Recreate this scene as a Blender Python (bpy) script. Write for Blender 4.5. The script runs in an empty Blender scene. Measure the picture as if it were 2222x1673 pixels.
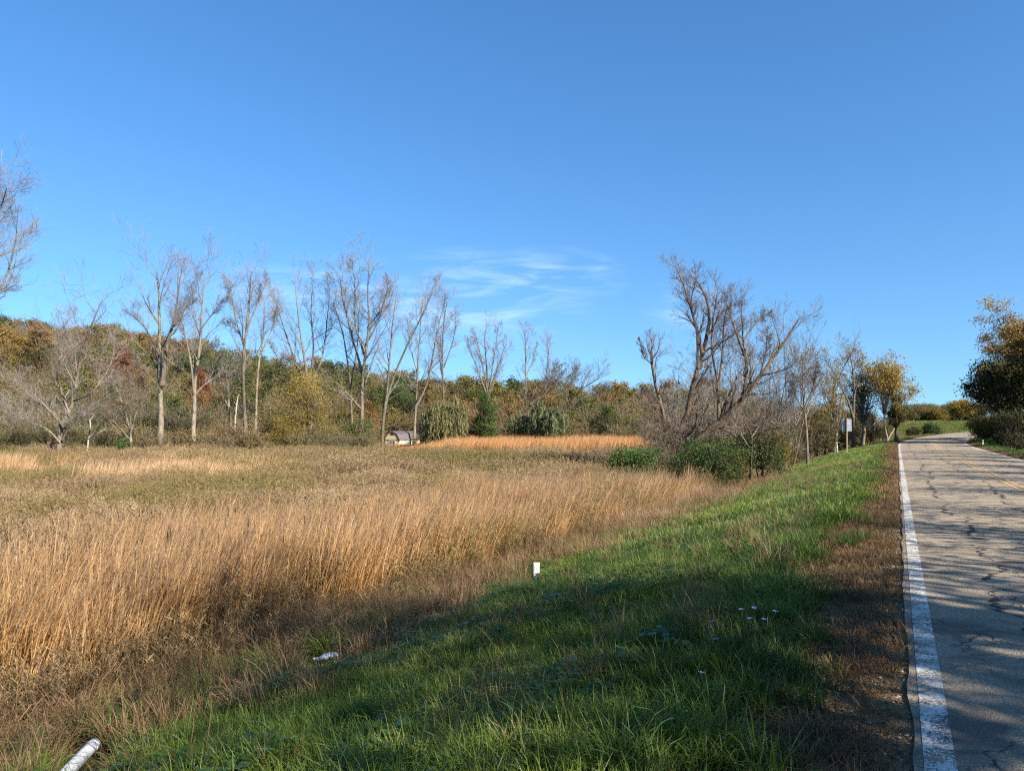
import bpy, bmesh, math, random
import numpy as np
from mathutils import Vector

SC = bpy.context.scene
COL = SC.collection
RAD = math.radians

# ------------------------------------------------------------------ camera, sky, sun, exposure
F, U0, VH, EYE = 1600.0, 1111.0, 930.0, 1.7          # focal length in photo pixels, centre column, horizon row, eye height
cam = bpy.data.cameras.new("Camera")
cam.sensor_width = 36.0
cam.lens = 36.0 * F / 2222.0
cam.shift_y = (VH - 836.5) / 2222.0
cam.clip_start, cam.clip_end = 0.05, 4000.0
cam_ob = bpy.data.objects.new("Camera", cam)
cam_ob.location = (0, 0, EYE)
cam_ob.rotation_euler = (math.pi / 2, 0, 0)
COL.objects.link(cam_ob)
SC.camera = cam_ob

SUN_AZ, SUN_EL = 132.0, 33.0                          # clockwise from +Y
world = bpy.data.worlds.new("World")
SC.world = world
world.use_nodes = True
wt = world.node_tree
wn, wl = wt.nodes, wt.links.new
bg = wn["Background"]
sky = wn.new("ShaderNodeTexSky")
sky.sky_type = "NISHITA"
sky.sun_disc = False
sky.sun_elevation, sky.sun_rotation = RAD(SUN_EL), RAD(SUN_AZ)
sky.air_density, sky.dust_density, sky.ozone_density = 1.0, 0.35, 2.2
hs = wn.new("ShaderNodeHueSaturation")
hs.inputs["Saturation"].default_value = 1.22
wl(sky.outputs[0], hs.inputs["Color"])
# the whole dome is read a little above the true horizon (dry, clear autumn air)
tc0 = wn.new("ShaderNodeTexCoord")
vm = wn.new("ShaderNodeVectorMath")
vm.operation = "MULTIPLY_ADD"
wl(tc0.outputs["Generated"], vm.inputs[0])
vm.inputs[1].default_value = (1, 1, 0.80)
vm.inputs[2].default_value = (0, 0, 0.10)
wl(vm.outputs[0], sky.inputs["Vector"])
gain = wn.new("ShaderNodeMix")
gain.data_type = "RGBA"
gain.blend_type = "MULTIPLY"
gain.inputs["Factor"].default_value = 1.0
wl(hs.outputs[0], gain.inputs["A"])
gain.inputs["B"].default_value = (0.97, 1.18, 1.32, 1)
# thin cirrus wisps, laid out by world direction
tc = wn.new("ShaderNodeTexCoord")
sx = wn.new("ShaderNodeSeparateXYZ")
wl(tc.outputs["Generated"], sx.inputs[0])


def wmath(op, a, b=None, c=None, clamp=False):
    n = wn.new("ShaderNodeMath")
    n.operation = op
    n.use_clamp = clamp
    for i, v in enumerate((a, b, c)):
        if v is None:
            continue
        if isinstance(v, (int, float)):
            n.inputs[i].default_value = v
        else:
            wl(v, n.inputs[i])
    return n.outputs[0]


yy = wmath("MAXIMUM", sx.outputs[1], 0.05)
px = wmath("DIVIDE", sx.outputs[0], yy)
pz = wmath("DIVIDE", sx.outputs[2], yy)
cv = wn.new("ShaderNodeCombineXYZ")
wl(px, cv.inputs[0])
wl(pz, cv.inputs[1])
mp = wn.new("ShaderNodeMapping")
mp.inputs["Rotation"].default_value = (0, 0, RAD(-9))
mp.inputs["Scale"].default_value = (7.0, 38.0, 1.0)
mp.inputs["Location"].default_value = (3.1, 1.7, 0)
wl(cv.outputs[0], mp.inputs["Vector"])
nz = wn.new("ShaderNodeTexNoise")
nz.inputs["Scale"].default_value = 1.0
nz.inputs["Detail"].default_value = 6.0
nz.inputs["Roughness"].default_value = 0.62
nz.inputs["Distortion"].default_value = 0.9
wl(mp.outputs[0], nz.inputs["Vector"])


def blob(cx, cz, rx, rz):
    a = wmath("MULTIPLY", wmath("SUBTRACT", px, cx), 1.0 / rx)
    b = wmath("MULTIPLY", wmath("SUBTRACT", pz, cz), 1.0 / rz)
    d = wmath("ADD", wmath("MULTIPLY", a, a), wmath("MULTIPLY", b, b))
    return wmath("SUBTRACT", 1.0, wmath("SQRT", d), clamp=True)


bl = wmath("MAXIMUM", blob(-0.05, 0.175, 0.17, 0.075), blob(0.045, 0.205, 0.12, 0.045))
bl = wmath("MAXIMUM", bl, wmath("MULTIPLY", blob(-0.26, 0.19, 0.17, 0.05), 0.7))
bl = wmath("MAXIMUM", bl, wmath("MULTIPLY", blob(0.23, 0.165, 0.06, 0.04), 0.5))
cl = wmath("MULTIPLY", wmath("SUBTRACT", nz.outputs[0], 0.43), 3.6, clamp=True)
cl = wmath("MULTIPLY", cl, wmath("POWER", bl, 0.8))
cl = wmath("MULTIPLY", cl, 0.62, clamp=True)
mixc = wn.new("ShaderNodeMix")
mixc.data_type = "RGBA"
wl(cl, mixc.inputs["Factor"])
wl(gain.outputs["Result"], mixc.inputs["A"])
mixc.inputs["B"].default_value = (6.2, 7.8, 9.6, 1)
wl(mixc.outputs["Result"], bg.inputs["Color"])
bg.inputs["Strength"].default_value = 0.067

sun = bpy.data.lights.new("Sun", "SUN")
sun.energy = 4.9
sun.angle = RAD(0.53)
sun.color = (1.0, 0.92, 0.80)
sun_ob = bpy.data.objects.new("Sun", sun)
az, el = RAD(SUN_AZ), RAD(SUN_EL)
to_sun = Vector((math.sin(az) * math.cos(el), math.cos(az) * math.cos(el), math.sin(el)))
sun_ob.rotation_euler = to_sun.to_track_quat("Z", "Y").to_euler()
COL.objects.link(sun_ob)

vs = SC.view_settings
vs.view_transform = "Standard"
vs.look = "None"
vs.gamma = 1.0
vs.use_curve_mapping = False
vs.exposure = 1.28
SC.render.engine = "CYCLES"
cy = SC.cycles
cy.max_bounces, cy.diffuse_bounces, cy.glossy_bounces, cy.transmission_bounces, cy.transparent_max_bounces = 4, 2, 2, 3, 8
cy.caustics_reflective = cy.caustics_refractive = False
cy.sample_clamp_indirect = 4.0
cy.use_adaptive_sampling = True
cy.adaptive_threshold = 0.02
cy.debug_use_spatial_splits = True
cy.filter_width = 1.2
cy.use_denoising = False

# ------------------------------------------------------------------ numeric helpers
RNG = np.random.default_rng(11)


def unit(v):
    n = np.linalg.norm(v, axis=-1, keepdims=True)
    return v / np.maximum(n, 1e-9)


def smooth(a, b, x):
    t = np.clip((np.asarray(x, float) - a) / (b - a), 0, 1)
    return t * t * (3 - 2 * t)


def _h(ix, iy, seed):
    n = (ix * 374761393 + iy * 668265263 + seed * 974711) & 0x7FFFFFFF
    n = ((n ^ (n >> 13)) * 1274126177) & 0x7FFFFFFF
    return ((n ^ (n >> 16)) & 0xFFFF) / 65535.0


def vnoise(x, y, seed=0):
    x, y = np.asarray(x, float), np.asarray(y, float)
    ix, iy = np.floor(x).astype(np.int64), np.floor(y).astype(np.int64)
    fx, fy = x - ix, y - iy
    fx, fy = fx * fx * (3 - 2 * fx), fy * fy * (3 - 2 * fy)
    a, b, c, d = _h(ix, iy, seed), _h(ix + 1, iy, seed), _h(ix, iy + 1, seed), _h(ix + 1, iy + 1, seed)
    return (a * (1 - fx) + b * fx) * (1 - fy) + (c * (1 - fx) + d * fx) * fy


def fbm(x, y, seed=0, oct=4):
    s, a, t = 0.0, 1.0, 0.0
    for k in range(oct):
        s = s + a * vnoise(np.asarray(x) * 2 ** k, np.asarray(y) * 2 ** k, seed + k * 17)
        t += a
        a *= 0.5
    return s / t


# ------------------------------------------------------------------ the road's line (t = 0 on the white edge line, t > 0 on the pavement)
RW = 5.65                                             # between the two white edge lines
SS = np.arange(-60.0, 330.0, 1.0)
TH = np.where(SS < 75, math.atan(0.522), math.atan(0.522) + RAD(0.27) * (SS - 75) * smooth(70, 90, SS))
TH = np.minimum(TH, RAD(78))
i0 = 60
PX = np.concatenate([[0], np.cumsum(np.sin(TH[:-1]))])
PY = np.concatenate([[0], np.cumsum(np.cos(TH[:-1]))])
PX, PY = PX - PX[i0] + 0.22, PY - PY[i0]
PZ = 0.0185 * (np.log1p(np.exp((SS - 79) / 9.0)) * 9.0)
PZ = PZ - np.interp(0, SS, PZ)
PZ = np.where(SS > 170, np.interp(170, SS, PZ) + (SS - 170) * 0.012, PZ)


def road_xy(s, t):
    th = np.interp(s, SS, TH)
    return np.interp(s, SS, PX) + t * np.cos(th), np.interp(s, SS, PY) - t * np.sin(th)


def road_st(x, y):
    x, y = np.asarray(x, float), np.asarray(y, float)
    sh = x.shape
    x, y = x.ravel(), y.ravel()
    s, t = np.empty_like(x), np.empty_like(x)
    for k in range(0, len(x), 20000):
        dx, dy = x[k:k + 20000, None] - PX[None], y[k:k + 20000, None] - PY[None]
        j = np.argmin(dx * dx + dy * dy, axis=1)
        r = np.arange(len(j))
        th = TH[j]
        ds = dx[r, j] * np.sin(th) + dy[r, j] * np.cos(th)
        s[k:k + 20000] = SS[j] + np.where((j == 0) | (j == len(SS) - 1), ds, np.clip(ds, -1, 1))
        t[k:k + 20000] = dx[r, j] * np.cos(th) - dy[r, j] * np.sin(th)
    return s.reshape(sh), t.reshape(sh)


HCX = [-400, -160, -132, -102, -73, -25, 0, 22, 60, 100, 200, 400]
HCH = [24, 23, 21.5, 18.5, 13.0, 5.6, 3.8, 2.2, 2.4, 3.9, 6, 10]


def base_height(x, y, t):
    left = -1.85 + 0.40 * smooth(62, 130, y) + 0.5 * smooth(8, 40, x) * smooth(55, 100, y)
    right = -0.35 + 0.6 * smooth(60, 140, y)
    b = np.where(t < RW * 0.5, left, right)
    hill = np.interp(x, HCX, HCH) * smooth(100, 196, y - 0.10 * np.minimum(x, 0) * 0)
    rz = np.where(x > 55, smooth(128, 200, y), smooth(105, 196, y))
    hill = np.interp(x, HCX, HCH) * rz
    b = b + hill + 2.0 * (fbm(x / 38, y / 38, 5, 3) - 0.5) * smooth(110, 160, y)
    return b + 0.22 * (fbm(x / 3.1, y / 3.1, 9, 3) - 0.5)


def height(x, y):
    x, y = np.asarray(x, float), np.asarray(y, float)
    s, t = road_st(x, y)
    d = np.where(t < 0, -t, np.maximum(t - RW, 0))
    rz = np.interp(s, SS, PZ)
    # shoulder falls gently, then the bank
    drop = 0.045 * np.minimum(d, 1.3) + 0.235 * np.maximum(d - 1.3, 0)
    prof = drop + 0.014
    b = base_height(x, y, t)
    z = np.clip(b, rz - prof, rz + np.maximum(d - 1.5, 0) * 0.25 - 0.014)
    soft = smooth(0.3, 1.6, d) * (1 - smooth(9, 14, d))
    z = z + soft * (0.16 * (fbm(x / 1.7, y / 1.7, 3, 3) - 0.5) + 0.05 * (fbm(x / 0.35, y / 0.35, 4, 2) - 0.5))
    return z - 0.10 * smooth(-0.05, 0.6, t) * smooth(-0.05, 0.6, RW - t)


def gz(x, y):
    return float(height(np.array([x]), np.array([y]))[0])


def ray_ground(u, v):
    """the point where the line of sight through photo pixel (u, v) meets the ground"""
    yv = np.concatenate([np.arange(2.0, 40, 0.02), np.arange(40, 260, 0.1)])
    xv = (u - U0) / F * yv
    zv = EYE - (v - VH) / F * yv
    g = height(xv, yv)
    k = np.argmax(g >= zv)
    return float(xv[k]), float(yv[k]), float(g[k])


def uof(x, y):
    return U0 + F * x / np.maximum(y, 0.1)


# ------------------------------------------------------------------ mesh helpers
class Geo:
    """collects vertices, faces and two point attributes: h (0 base .. 1 tip) and lt (one random value a piece)"""

    def __init__(self):
        self.V, self.F, self.H, self.T, self.M, self.n = [], [], [], [], [], 0

    def add(self, v, f, h=None, lt=None, mi=0):
        v = np.asarray(v, float).reshape(-1, 3)
        f = np.asarray(f, np.int64)
        self.V.append(v)
        self.F.append(f + self.n)
        self.M.append(np.full(len(f), mi))
        self.H.append(np.zeros(len(v)) if h is None else np.broadcast_to(np.asarray(h, float), (len(v),)))
        self.T.append(np.full(len(v), 0.5) if lt is None else np.broadcast_to(np.asarray(lt, float), (len(v),)))
        self.n += len(v)

    def tubes(self, P, R, sides=5, lt=None, h=None, mi=0, caps=False, rng=RNG):
        P = np.asarray(P, float)
        R = np.asarray(R, float)
        N, K, _ = P.shape
        T = np.gradient(P, axis=1)
        T = unit(T)
        ax = unit(P[:, -1] - P[:, 0])
        ref = np.where(np.abs(ax[:, 2:3]) > 0.8, np.array([[1.0, 0.13, 0]]), np.array([[0.07, 0.05, 1.0]]))
        n1 = unit(np.cross(T, ref[:, None, :]))
        n2 = np.cross(T, n1)
        a = np.arange(sides) / sides * 2 * math.pi
        V = P[:, :, None, :] + R[:, :, None, None] * (np.cos(a)[None, None, :, None] * n1[:, :, None, :] + np.sin(a)[None, None, :, None] * n2[:, :, None, :])
        i = np.arange(N)[:, None, None] * (K * sides)
        k = np.arange(K - 1)[None, :, None] * sides
        j = np.arange(sides)[None, None, :]
        j2 = (j + 1) % sides
        f = np.stack([i + k + j, i + k + j2, i + k + sides + j2, i + k + sides + j], -1).reshape(-1, 4)
        if h is None:
            h = np.linspace(0, 1, K)
        hh = np.broadcast_to(np.asarray(h, float).reshape(1, -1, 1), (N, K, sides)).ravel()
        ll = 0.5 if lt is None else np.broadcast_to(np.asarray(lt, float).reshape(-1, 1, 1), (N, K, sides)).ravel()
        base = self.n
        self.add(V.reshape(-1, 3), f, hh, ll, mi)
        if caps:
            for q in range(N):
                e = base + q * K * sides + (K - 1) * sides
                self.F.append(np.array([[e + m for m in range(sides)]]))
                self.M.append(np.array([mi]))

    def ribbons(self, P, W, side=None, lt=None, h=None, mi=0, rng=RNG):
        P = np.asarray(P, float)
        N, K, _ = P.shape
        W = np.broadcast_to(np.asarray(W, float), (N, K))
        if side is None:
            side = unit(np.cross(unit(P[:, -1] - P[:, 0]), unit(rng.normal(size=(N, 3)))))
        S = np.asarray(side).reshape(N, 1, 3) * W[:, :, None] * 0.5
        V = np.stack([P - S, P + S], 2)
        i = np.arange(N)[:, None] * (K * 2)
        k = np.arange(K - 1)[None, :] * 2
        f = np.stack([i + k, i + k + 1, i + k + 3, i + k + 2], -1).reshape(-1, 4)
        if h is None:
            h = np.linspace(0, 1, K)
        hh = np.broadcast_to(np.asarray(h, float).reshape(1, -1, 1) if np.ndim(h) == 1 else np.asarray(h)[:, :, None], (N, K, 2)).ravel()
        ll = 0.5 if lt is None else np.broadcast_to(np.asarray(lt, float).reshape(-1, 1, 1), (N, K, 2)).ravel()
        self.add(V.reshape(-1, 3), f, hh, ll, mi)

    def leaves(self, P, size, lt, up=0.3, mi=0, h=0.5, wide=0.62, rng=RNG):
        P = np.asarray(P, float)
        N = len(P)
        size = np.broadcast_to(np.asarray(size, float), (N,))
        nrm = unit(rng.normal(size=(N, 3)) + np.array([0, 0, up]))
        d = unit(np.cross(nrm, unit(rng.normal(size=(N, 3)))))
        e = np.cross(nrm, d)
        s = size[:, None]
        V = np.stack([P - d * s * 0.5, P + e * s * wide * 0.5 + nrm * s * 0.08, P + d * s * 0.5, P - e * s * wide * 0.5 + nrm * s * 0.08], 1)
        f = np.arange(N)[:, None] * 4 + np.arange(4)[None]
        hh = np.repeat(np.broadcast_to(np.asarray(h, float), (N,)), 4)
        self.add(V.reshape(-1, 3), f, hh, np.repeat(np.broadcast_to(np.asarray(lt, float), (N,)), 4), mi)

    def mesh(self, name, mats, smooth_shade=False):
        me = bpy.data.meshes.new(name)
        V = np.concatenate(self.V)
        me.vertices.add(len(V))
        me.vertices.foreach_set("co", V.astype(np.float32).ravel())
        cnt = np.concatenate([np.full(len(f), f.shape[1]) for f in self.F])
        idx = np.concatenate([f.ravel() for f in self.F])
        me.loops.add(len(idx))
        me.loops.foreach_set("vertex_index", idx.astype(np.int32))
        me.polygons.add(len(cnt))
        st = np.concatenate([[0], np.cumsum(cnt)[:-1]])
        me.polygons.foreach_set("loop_start", st.astype(np.int32))
        me.polygons.foreach_set("loop_total", cnt.astype(np.int32))
        me.polygons.foreach_set("material_index", np.concatenate(self.M).astype(np.int32))
        me.polygons.foreach_set("use_smooth", np.full(len(cnt), bool(smooth_shade)))
        for nm, arr in (("h", self.H), ("lt", self.T)):
            a = me.attributes.new(nm, "FLOAT", "POINT")
            a.data.foreach_set("value", np.concatenate(arr).astype(np.float32))
        for m in mats if isinstance(mats, (list, tuple)) else [mats]:
            me.materials.append(m)
        me.update(calc_edges=True)
        me.validate()
        return me


def link(name, me, parent=None, loc=None):
    o = bpy.data.objects.new(name, me)
    COL.objects.link(o)
    if parent is not None:
        o.parent = parent
    if loc is not None:
        o.location = loc
    return o


def tag(o, label=None, cat=None, group=None, kind=None):
    for k, v in (("label", label), ("category", cat), ("group", group), ("kind", kind)):
        if v:
            o[k] = v
    return o


def thing(name, label, cat, loc, rotz=0.0, group=None):
    o = link(name, None, loc=loc)
    o.rotation_euler = (0, 0, rotz)
    o.empty_display_size = 0.2
    return tag(o, label, cat, group)


def copy_thing(root, loc, rotz, scale, label, group=None, tint=None):
    r = root.copy()
    COL.objects.link(r)
    r.location, r.rotation_euler, r.scale = loc, (0, 0, rotz), (scale,) * 3 if np.isscalar(scale) else scale
    tag(r, label, None, group)
    for ch in root.children:
        c = ch.copy()
        COL.objects.link(c)
        c.parent = r
        if tint is not None:
            c.color = tint
    return r


# ------------------------------------------------------------------ materials
def newmat(name):
    m = bpy.data.materials.new(name)
    m.use_nodes = True
    n = m.node_tree.nodes
    n.clear()
    return m, n, m.node_tree.links.new


def ramp(n, stops):
    r = n.new("ShaderNodeValToRGB")
    el_ = r.color_ramp.elements
    while len(el_) < len(stops):
        el_.new(0.5)
    for e, (p, c) in zip(el_, stops):
        e.position = p
        e.color = (*c, 1) if len(c) == 3 else c
    return r


def mathn(n, L, op, a, b=None, clamp=False):
    q = n.new("ShaderNodeMath")
    q.operation = op
    q.use_clamp = clamp
    for i, v in enumerate((a, b)):
        if v is None:
            continue
        if isinstance(v, (int, float)):
            q.inputs[i].default_value = v
        else:
            L(v, q.inputs[i])
    return q.outputs[0]


def mixn(n, L, f, a, b, mode="MIX"):
    q = n.new("ShaderNodeMix")
    q.data_type = "RGBA"
    q.blend_type = mode
    for k, v in (("Factor", f), ("A", a), ("B", b)):
        s = [i for i in q.inputs if i.name == k and (i.type == "RGBA" or k == "Factor")][0]
        if isinstance(v, (int, float)):
            s.default_value = v
        elif isinstance(v, tuple):
            s.default_value = (*v, 1)
        else:
            L(v, s)
    return [o for o in q.outputs if o.type == "RGBA"][0]


def attr(n, name, typ="GEOMETRY", out="Fac"):
    a = n.new("ShaderNodeAttribute")
    a.attribute_type = typ
    a.attribute_name = name
    return a.outputs[out]


def veg_mat(name, hstops, ltstops=None, mixlt=0.5, transl=0.3, tintstops=None, mixtint=0.0, rough=0.65, val=0.35, spec=0.25):
    """plant material: colour along the blade (h), one colour a leaf (lt), one colour an instance (tint)"""
    m, n, L = newmat(name)
    c = ramp(n, hstops)
    L(attr(n, "h"), c.inputs[0])
    col = c.outputs[0]
    if ltstops:
        r2 = ramp(n, ltstops)
        L(attr(n, "lt"), r2.inputs[0])
        col = mixn(n, L, mixlt, col, r2.outputs[0])
    if tintstops:
        r3 = ramp(n, tintstops)
        L(attr(n, "tint", "INSTANCER"), r3.inputs[0])
        col = mixn(n, L, mixtint, col, r3.outputs[0])
    # brightness scatter from leaf to leaf
    v = mathn(n, L, "ADD", mathn(n, L, "MULTIPLY", attr(n, "lt"), 2 * val), 1 - val)
    hsn = n.new("ShaderNodeHueSaturation")
    L(v, hsn.inputs["Value"])
    L(col, hsn.inputs["Color"])
    col = hsn.outputs[0]
    p = n.new("ShaderNodeBsdfPrincipled")
    p.inputs["Roughness"].default_value = rough
    p.inputs["Specular IOR Level"].default_value = spec
    L(col, p.inputs["Base Color"])
    out = n.new("ShaderNodeOutputMaterial")
    if transl > 0:
        t = n.new("ShaderNodeBsdfTranslucent")
        L(col, t.inputs[0])
        mx = n.new("ShaderNodeMixShader")
        mx.inputs[0].default_value = transl
        L(p.outputs[0], mx.inputs[1])
        L(t.outputs[0], mx.inputs[2])
        L(mx.outputs[0], out.inputs[0])
    else:
        L(p.outputs[0], out.inputs[0])
    return m


def bark_mat(name, c1, c2, scale=6.0, stretch=0.25, c3=None):
    m, n, L = newmat(name)
    t = n.new("ShaderNodeTexCoord")
    mpn = n.new("ShaderNodeMapping")
    mpn.inputs["Scale"].default_value = (scale, scale, scale * stretch)
    L(t.outputs["Object"], mpn.inputs[0])
    z = n.new("ShaderNodeTexNoise")
    z.inputs["Scale"].default_value = 1.0
    z.inputs["Detail"].default_value = 6
    z.inputs["Roughness"].default_value = 0.7
    L(mpn.outputs[0], z.inputs["Vector"])
    r = ramp(n, [(0.32, c1), (0.62, c2)] + ([(0.75, c3)] if c3 else []))
    L(z.outputs[0], r.inputs[0])
    p = n.new("ShaderNodeBsdfPrincipled")
    p.inputs["Roughness"].default_value = 0.9
    p.inputs["Specular IOR Level"].default_value = 0.1
    hsn = n.new("ShaderNodeHueSaturation")
    L(mathn(n, L, "ADD", mathn(n, L, "MULTIPLY", attr(n, "lt"), 0.5), 0.75), hsn.inputs["Value"])
    L(r.outputs[0], hsn.inputs["Color"])
    L(hsn.outputs[0], p.inputs["Base Color"])
    b = n.new("ShaderNodeBump")
    b.inputs["Strength"].default_value = 0.6
    b.inputs["Distance"].default_value = 0.05
    L(z.outputs[0], b.inputs["Height"])
    L(b.outputs[0], p.inputs["Normal"])
    out = n.new("ShaderNodeOutputMaterial")
    L(p.outputs[0], out.inputs[0])
    return m


def plain_mat(name, c1, c2, scale=8.0, rough=0.6, bump=0.1, metallic=0.0, spec=0.4, stretch=(1, 1, 1)):
    m, n, L = newmat(name)
    t = n.new("ShaderNodeTexCoord")
    mpn = n.new("ShaderNodeMapping")
    mpn.inputs["Scale"].default_value = tuple(scale * k for k in stretch)
    L(t.outputs["Object"], mpn.inputs[0])
    z = n.new("ShaderNodeTexNoise")
    z.inputs["Scale"].default_value = 1.0
    z.inputs["Detail"].default_value = 5
    z.inputs["Roughness"].default_value = 0.65
    L(mpn.outputs[0], z.inputs["Vector"])
    r = ramp(n, [(0.35, c1), (0.65, c2)])
    L(z.outputs[0], r.inputs[0])
    p = n.new("ShaderNodeBsdfPrincipled")
    p.inputs["Roughness"].default_value = rough
    p.inputs["Metallic"].default_value = metallic
    p.inputs["Specular IOR Level"].default_value = spec
    L(r.outputs[0], p.inputs["Base Color"])
    if bump:
        b = n.new("ShaderNodeBump")
        b.inputs["Strength"].default_value = bump
        b.inputs["Distance"].default_value = 0.02
        L(z.outputs[0], b.inputs["Height"])
        L(b.outputs[0], p.inputs["Normal"])
    out = n.new("ShaderNodeOutputMaterial")
    L(p.outputs[0], out.inputs[0])
    return m


# bark
M_BARK_PALE = bark_mat("bark_pale_grey", (0.06, 0.05, 0.035), (0.22, 0.185, 0.135), 4, 0.35, (0.33, 0.285, 0.22))
M_BARK_TWIG = bark_mat("bark_twig_grey", (0.12, 0.105, 0.09), (0.25, 0.22, 0.195), 2, 1)
M_BARK_MID = bark_mat("bark_mid_brown_grey", (0.055, 0.042, 0.03), (0.25, 0.20, 0.15), 5, 0.25)
M_BARK_DARK = bark_mat("bark_dark_brown", (0.045, 0.032, 0.022), (0.17, 0.125, 0.085), 7, 0.25)
M_BARK_DEAD = bark_mat("bark_dead_bleached", (0.15, 0.12, 0.085), (0.42, 0.37, 0.30), 6, 0.2)
M_TWIG_DARK = bark_mat("bark_twig_brown", (0.09, 0.066, 0.048), (0.21, 0.165, 0.125), 2, 1)
M_BARK_BIRCH = bark_mat("bark_cream", (0.16, 0.125, 0.085), (0.38, 0.32, 0.25), 6, 0.5)


def leaf_mat(name, stops, transl=0.3, val=0.3):
    return veg_mat(name, [(0, (1, 1, 1)), (1, (1, 1, 1))], stops, 1.0, transl, val=val)


M_LEAF_DARK = leaf_mat("leaf_dark_green", [(0, (0.026, 0.048, 0.013)), (0.6, (0.048, 0.082, 0.018)), (1, (0.11, 0.14, 0.03))])
M_LEAF_GREEN = leaf_mat("leaf_mid_green", [(0, (0.035, 0.075, 0.016)), (0.6, (0.065, 0.12, 0.024)), (1, (0.15, 0.17, 0.04))])
M_LEAF_OLIVE = leaf_mat("leaf_olive", [(0, (0.055, 0.055, 0.016)), (0.6, (0.105, 0.095, 0.03)), (1, (0.17, 0.14, 0.05))])
M_LEAF_YELLOW = leaf_mat("leaf_yellow", [(0, (0.17, 0.12, 0.022)), (0.5, (0.33, 0.22, 0.032)), (1, (0.50, 0.33, 0.05))], 0.4)
M_LEAF_GOLD = leaf_mat("leaf_gold_olive", [(0, (0.11, 0.09, 0.018)), (0.5, (0.20, 0.15, 0.026)), (1, (0.30, 0.20, 0.035))], 0.35)
M_LEAF_ORANGE = leaf_mat("leaf_orange", [(0, (0.12, 0.06, 0.015)), (0.5, (0.26, 0.12, 0.02)), (1, (0.36, 0.19, 0.03))], 0.3)
M_LEAF_RUST = leaf_mat("leaf_rust_red", [(0, (0.12, 0.045, 0.02)), (0.5, (0.22, 0.075, 0.03)), (1, (0.28, 0.12, 0.04))], 0.3)
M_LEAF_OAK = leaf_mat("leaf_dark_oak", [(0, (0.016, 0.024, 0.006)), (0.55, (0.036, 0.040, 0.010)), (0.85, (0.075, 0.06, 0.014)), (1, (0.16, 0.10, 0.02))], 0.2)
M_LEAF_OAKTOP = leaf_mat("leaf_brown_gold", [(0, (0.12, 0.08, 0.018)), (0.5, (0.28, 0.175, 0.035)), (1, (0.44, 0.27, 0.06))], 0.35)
M_LEAF_WILLOW2 = leaf_mat("leaf_willow_green", [(0, (0.085, 0.11, 0.042)), (0.5, (0.14, 0.16, 0.07)), (1, (0.21, 0.21, 0.10))], 0.35)
M_LEAF_WILLOW = leaf_mat("leaf_willow_grey_green", [(0, (0.105, 0.105, 0.038)), (0.5, (0.18, 0.17, 0.065)), (1, (0.27, 0.23, 0.11))], 0.35)

# ------------------------------------------------------------------ setting: ground, road, markings
def axis(fine_lo, fine_hi, step, lo, hi, g):
    a = list(np.arange(fine_lo, fine_hi, step))
    d = step
    while a[-1] < hi:
        d *= g
        a.append(a[-1] + d)
    d = step
    while a[0] > lo:
        d *= g
        a.insert(0, a[0] - d)
    return np.array(a)


th0 = math.atan(0.522)
A = axis(0.0, 30.0, 0.25, -150, 1500, 1.035)
B = axis(-14.0, 9.0, 0.2, -900, 900, 1.045)
gA, gB = np.meshgrid(A, B, indexing="ij")
GX = gA * math.sin(th0) + gB * math.cos(th0) + 0.22
GY = gA * math.cos(th0) - gB * math.sin(th0)
GZ = height(GX, GY)
g = Geo()
nA, nB = len(A), len(B)
ii, jj = np.meshgrid(np.arange(nA - 1), np.arange(nB - 1), indexing="ij")
g.add(np.stack([GX, GY, GZ], -1).reshape(-1, 3), np.stack([ii * nB + jj, (ii + 1) * nB + jj, (ii + 1) * nB + jj + 1, ii * nB + jj + 1], -1).reshape(-1, 4)[:, ::-1])

m, n, L = newmat("ground_soil")
zc = attr(n, "zone", out="Color")
t = n.new("ShaderNodeTexCoord")
z1 = n.new("ShaderNodeTexNoise")
z1.inputs["Scale"].default_value = 9.0
z1.inputs["Detail"].default_value = 5
z1.inputs["Roughness"].default_value = 0.75
L(t.outputs["Object"], z1.inputs["Vector"])
z2 = n.new("ShaderNodeTexVoronoi")
z2.inputs["Scale"].default_value = 42.0
L(t.outputs["Object"], z2.inputs["Vector"])
col = mixn(n, L, 1.0, zc, ramp(n, [(0.25, (0.45, 0.42, 0.40)), (0.7, (1.5, 1.45, 1.35))]).outputs[0], "MULTIPLY")
L(z1.outputs[0], [x for x in n if x.bl_idname == "ShaderNodeValToRGB"][-1].inputs[0])
p = n.new("ShaderNodeBsdfPrincipled")
p.inputs["Roughness"].default_value = 0.95
p.inputs["Specular IOR Level"].default_value = 0.1
L(col, p.inputs["Base Color"])
bmp = n.new("ShaderNodeBump")
bmp.inputs["Strength"].default_value = 0.8
bmp.inputs["Distance"].default_value = 0.03
L(mathn(n, L, "ADD", z1.outputs[0], mathn(n, L, "MULTIPLY", z2.outputs["Distance"], 0.5)), bmp.inputs["Height"])
L(bmp.outputs[0], p.inputs["Normal"])
o_ = n.new("ShaderNodeOutputMaterial")
L(p.outputs[0], o_.inputs[0])
M_GROUND = m
me = g.mesh("ground", M_GROUND, True)
gs, gt = road_st(GX, GY)


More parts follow.
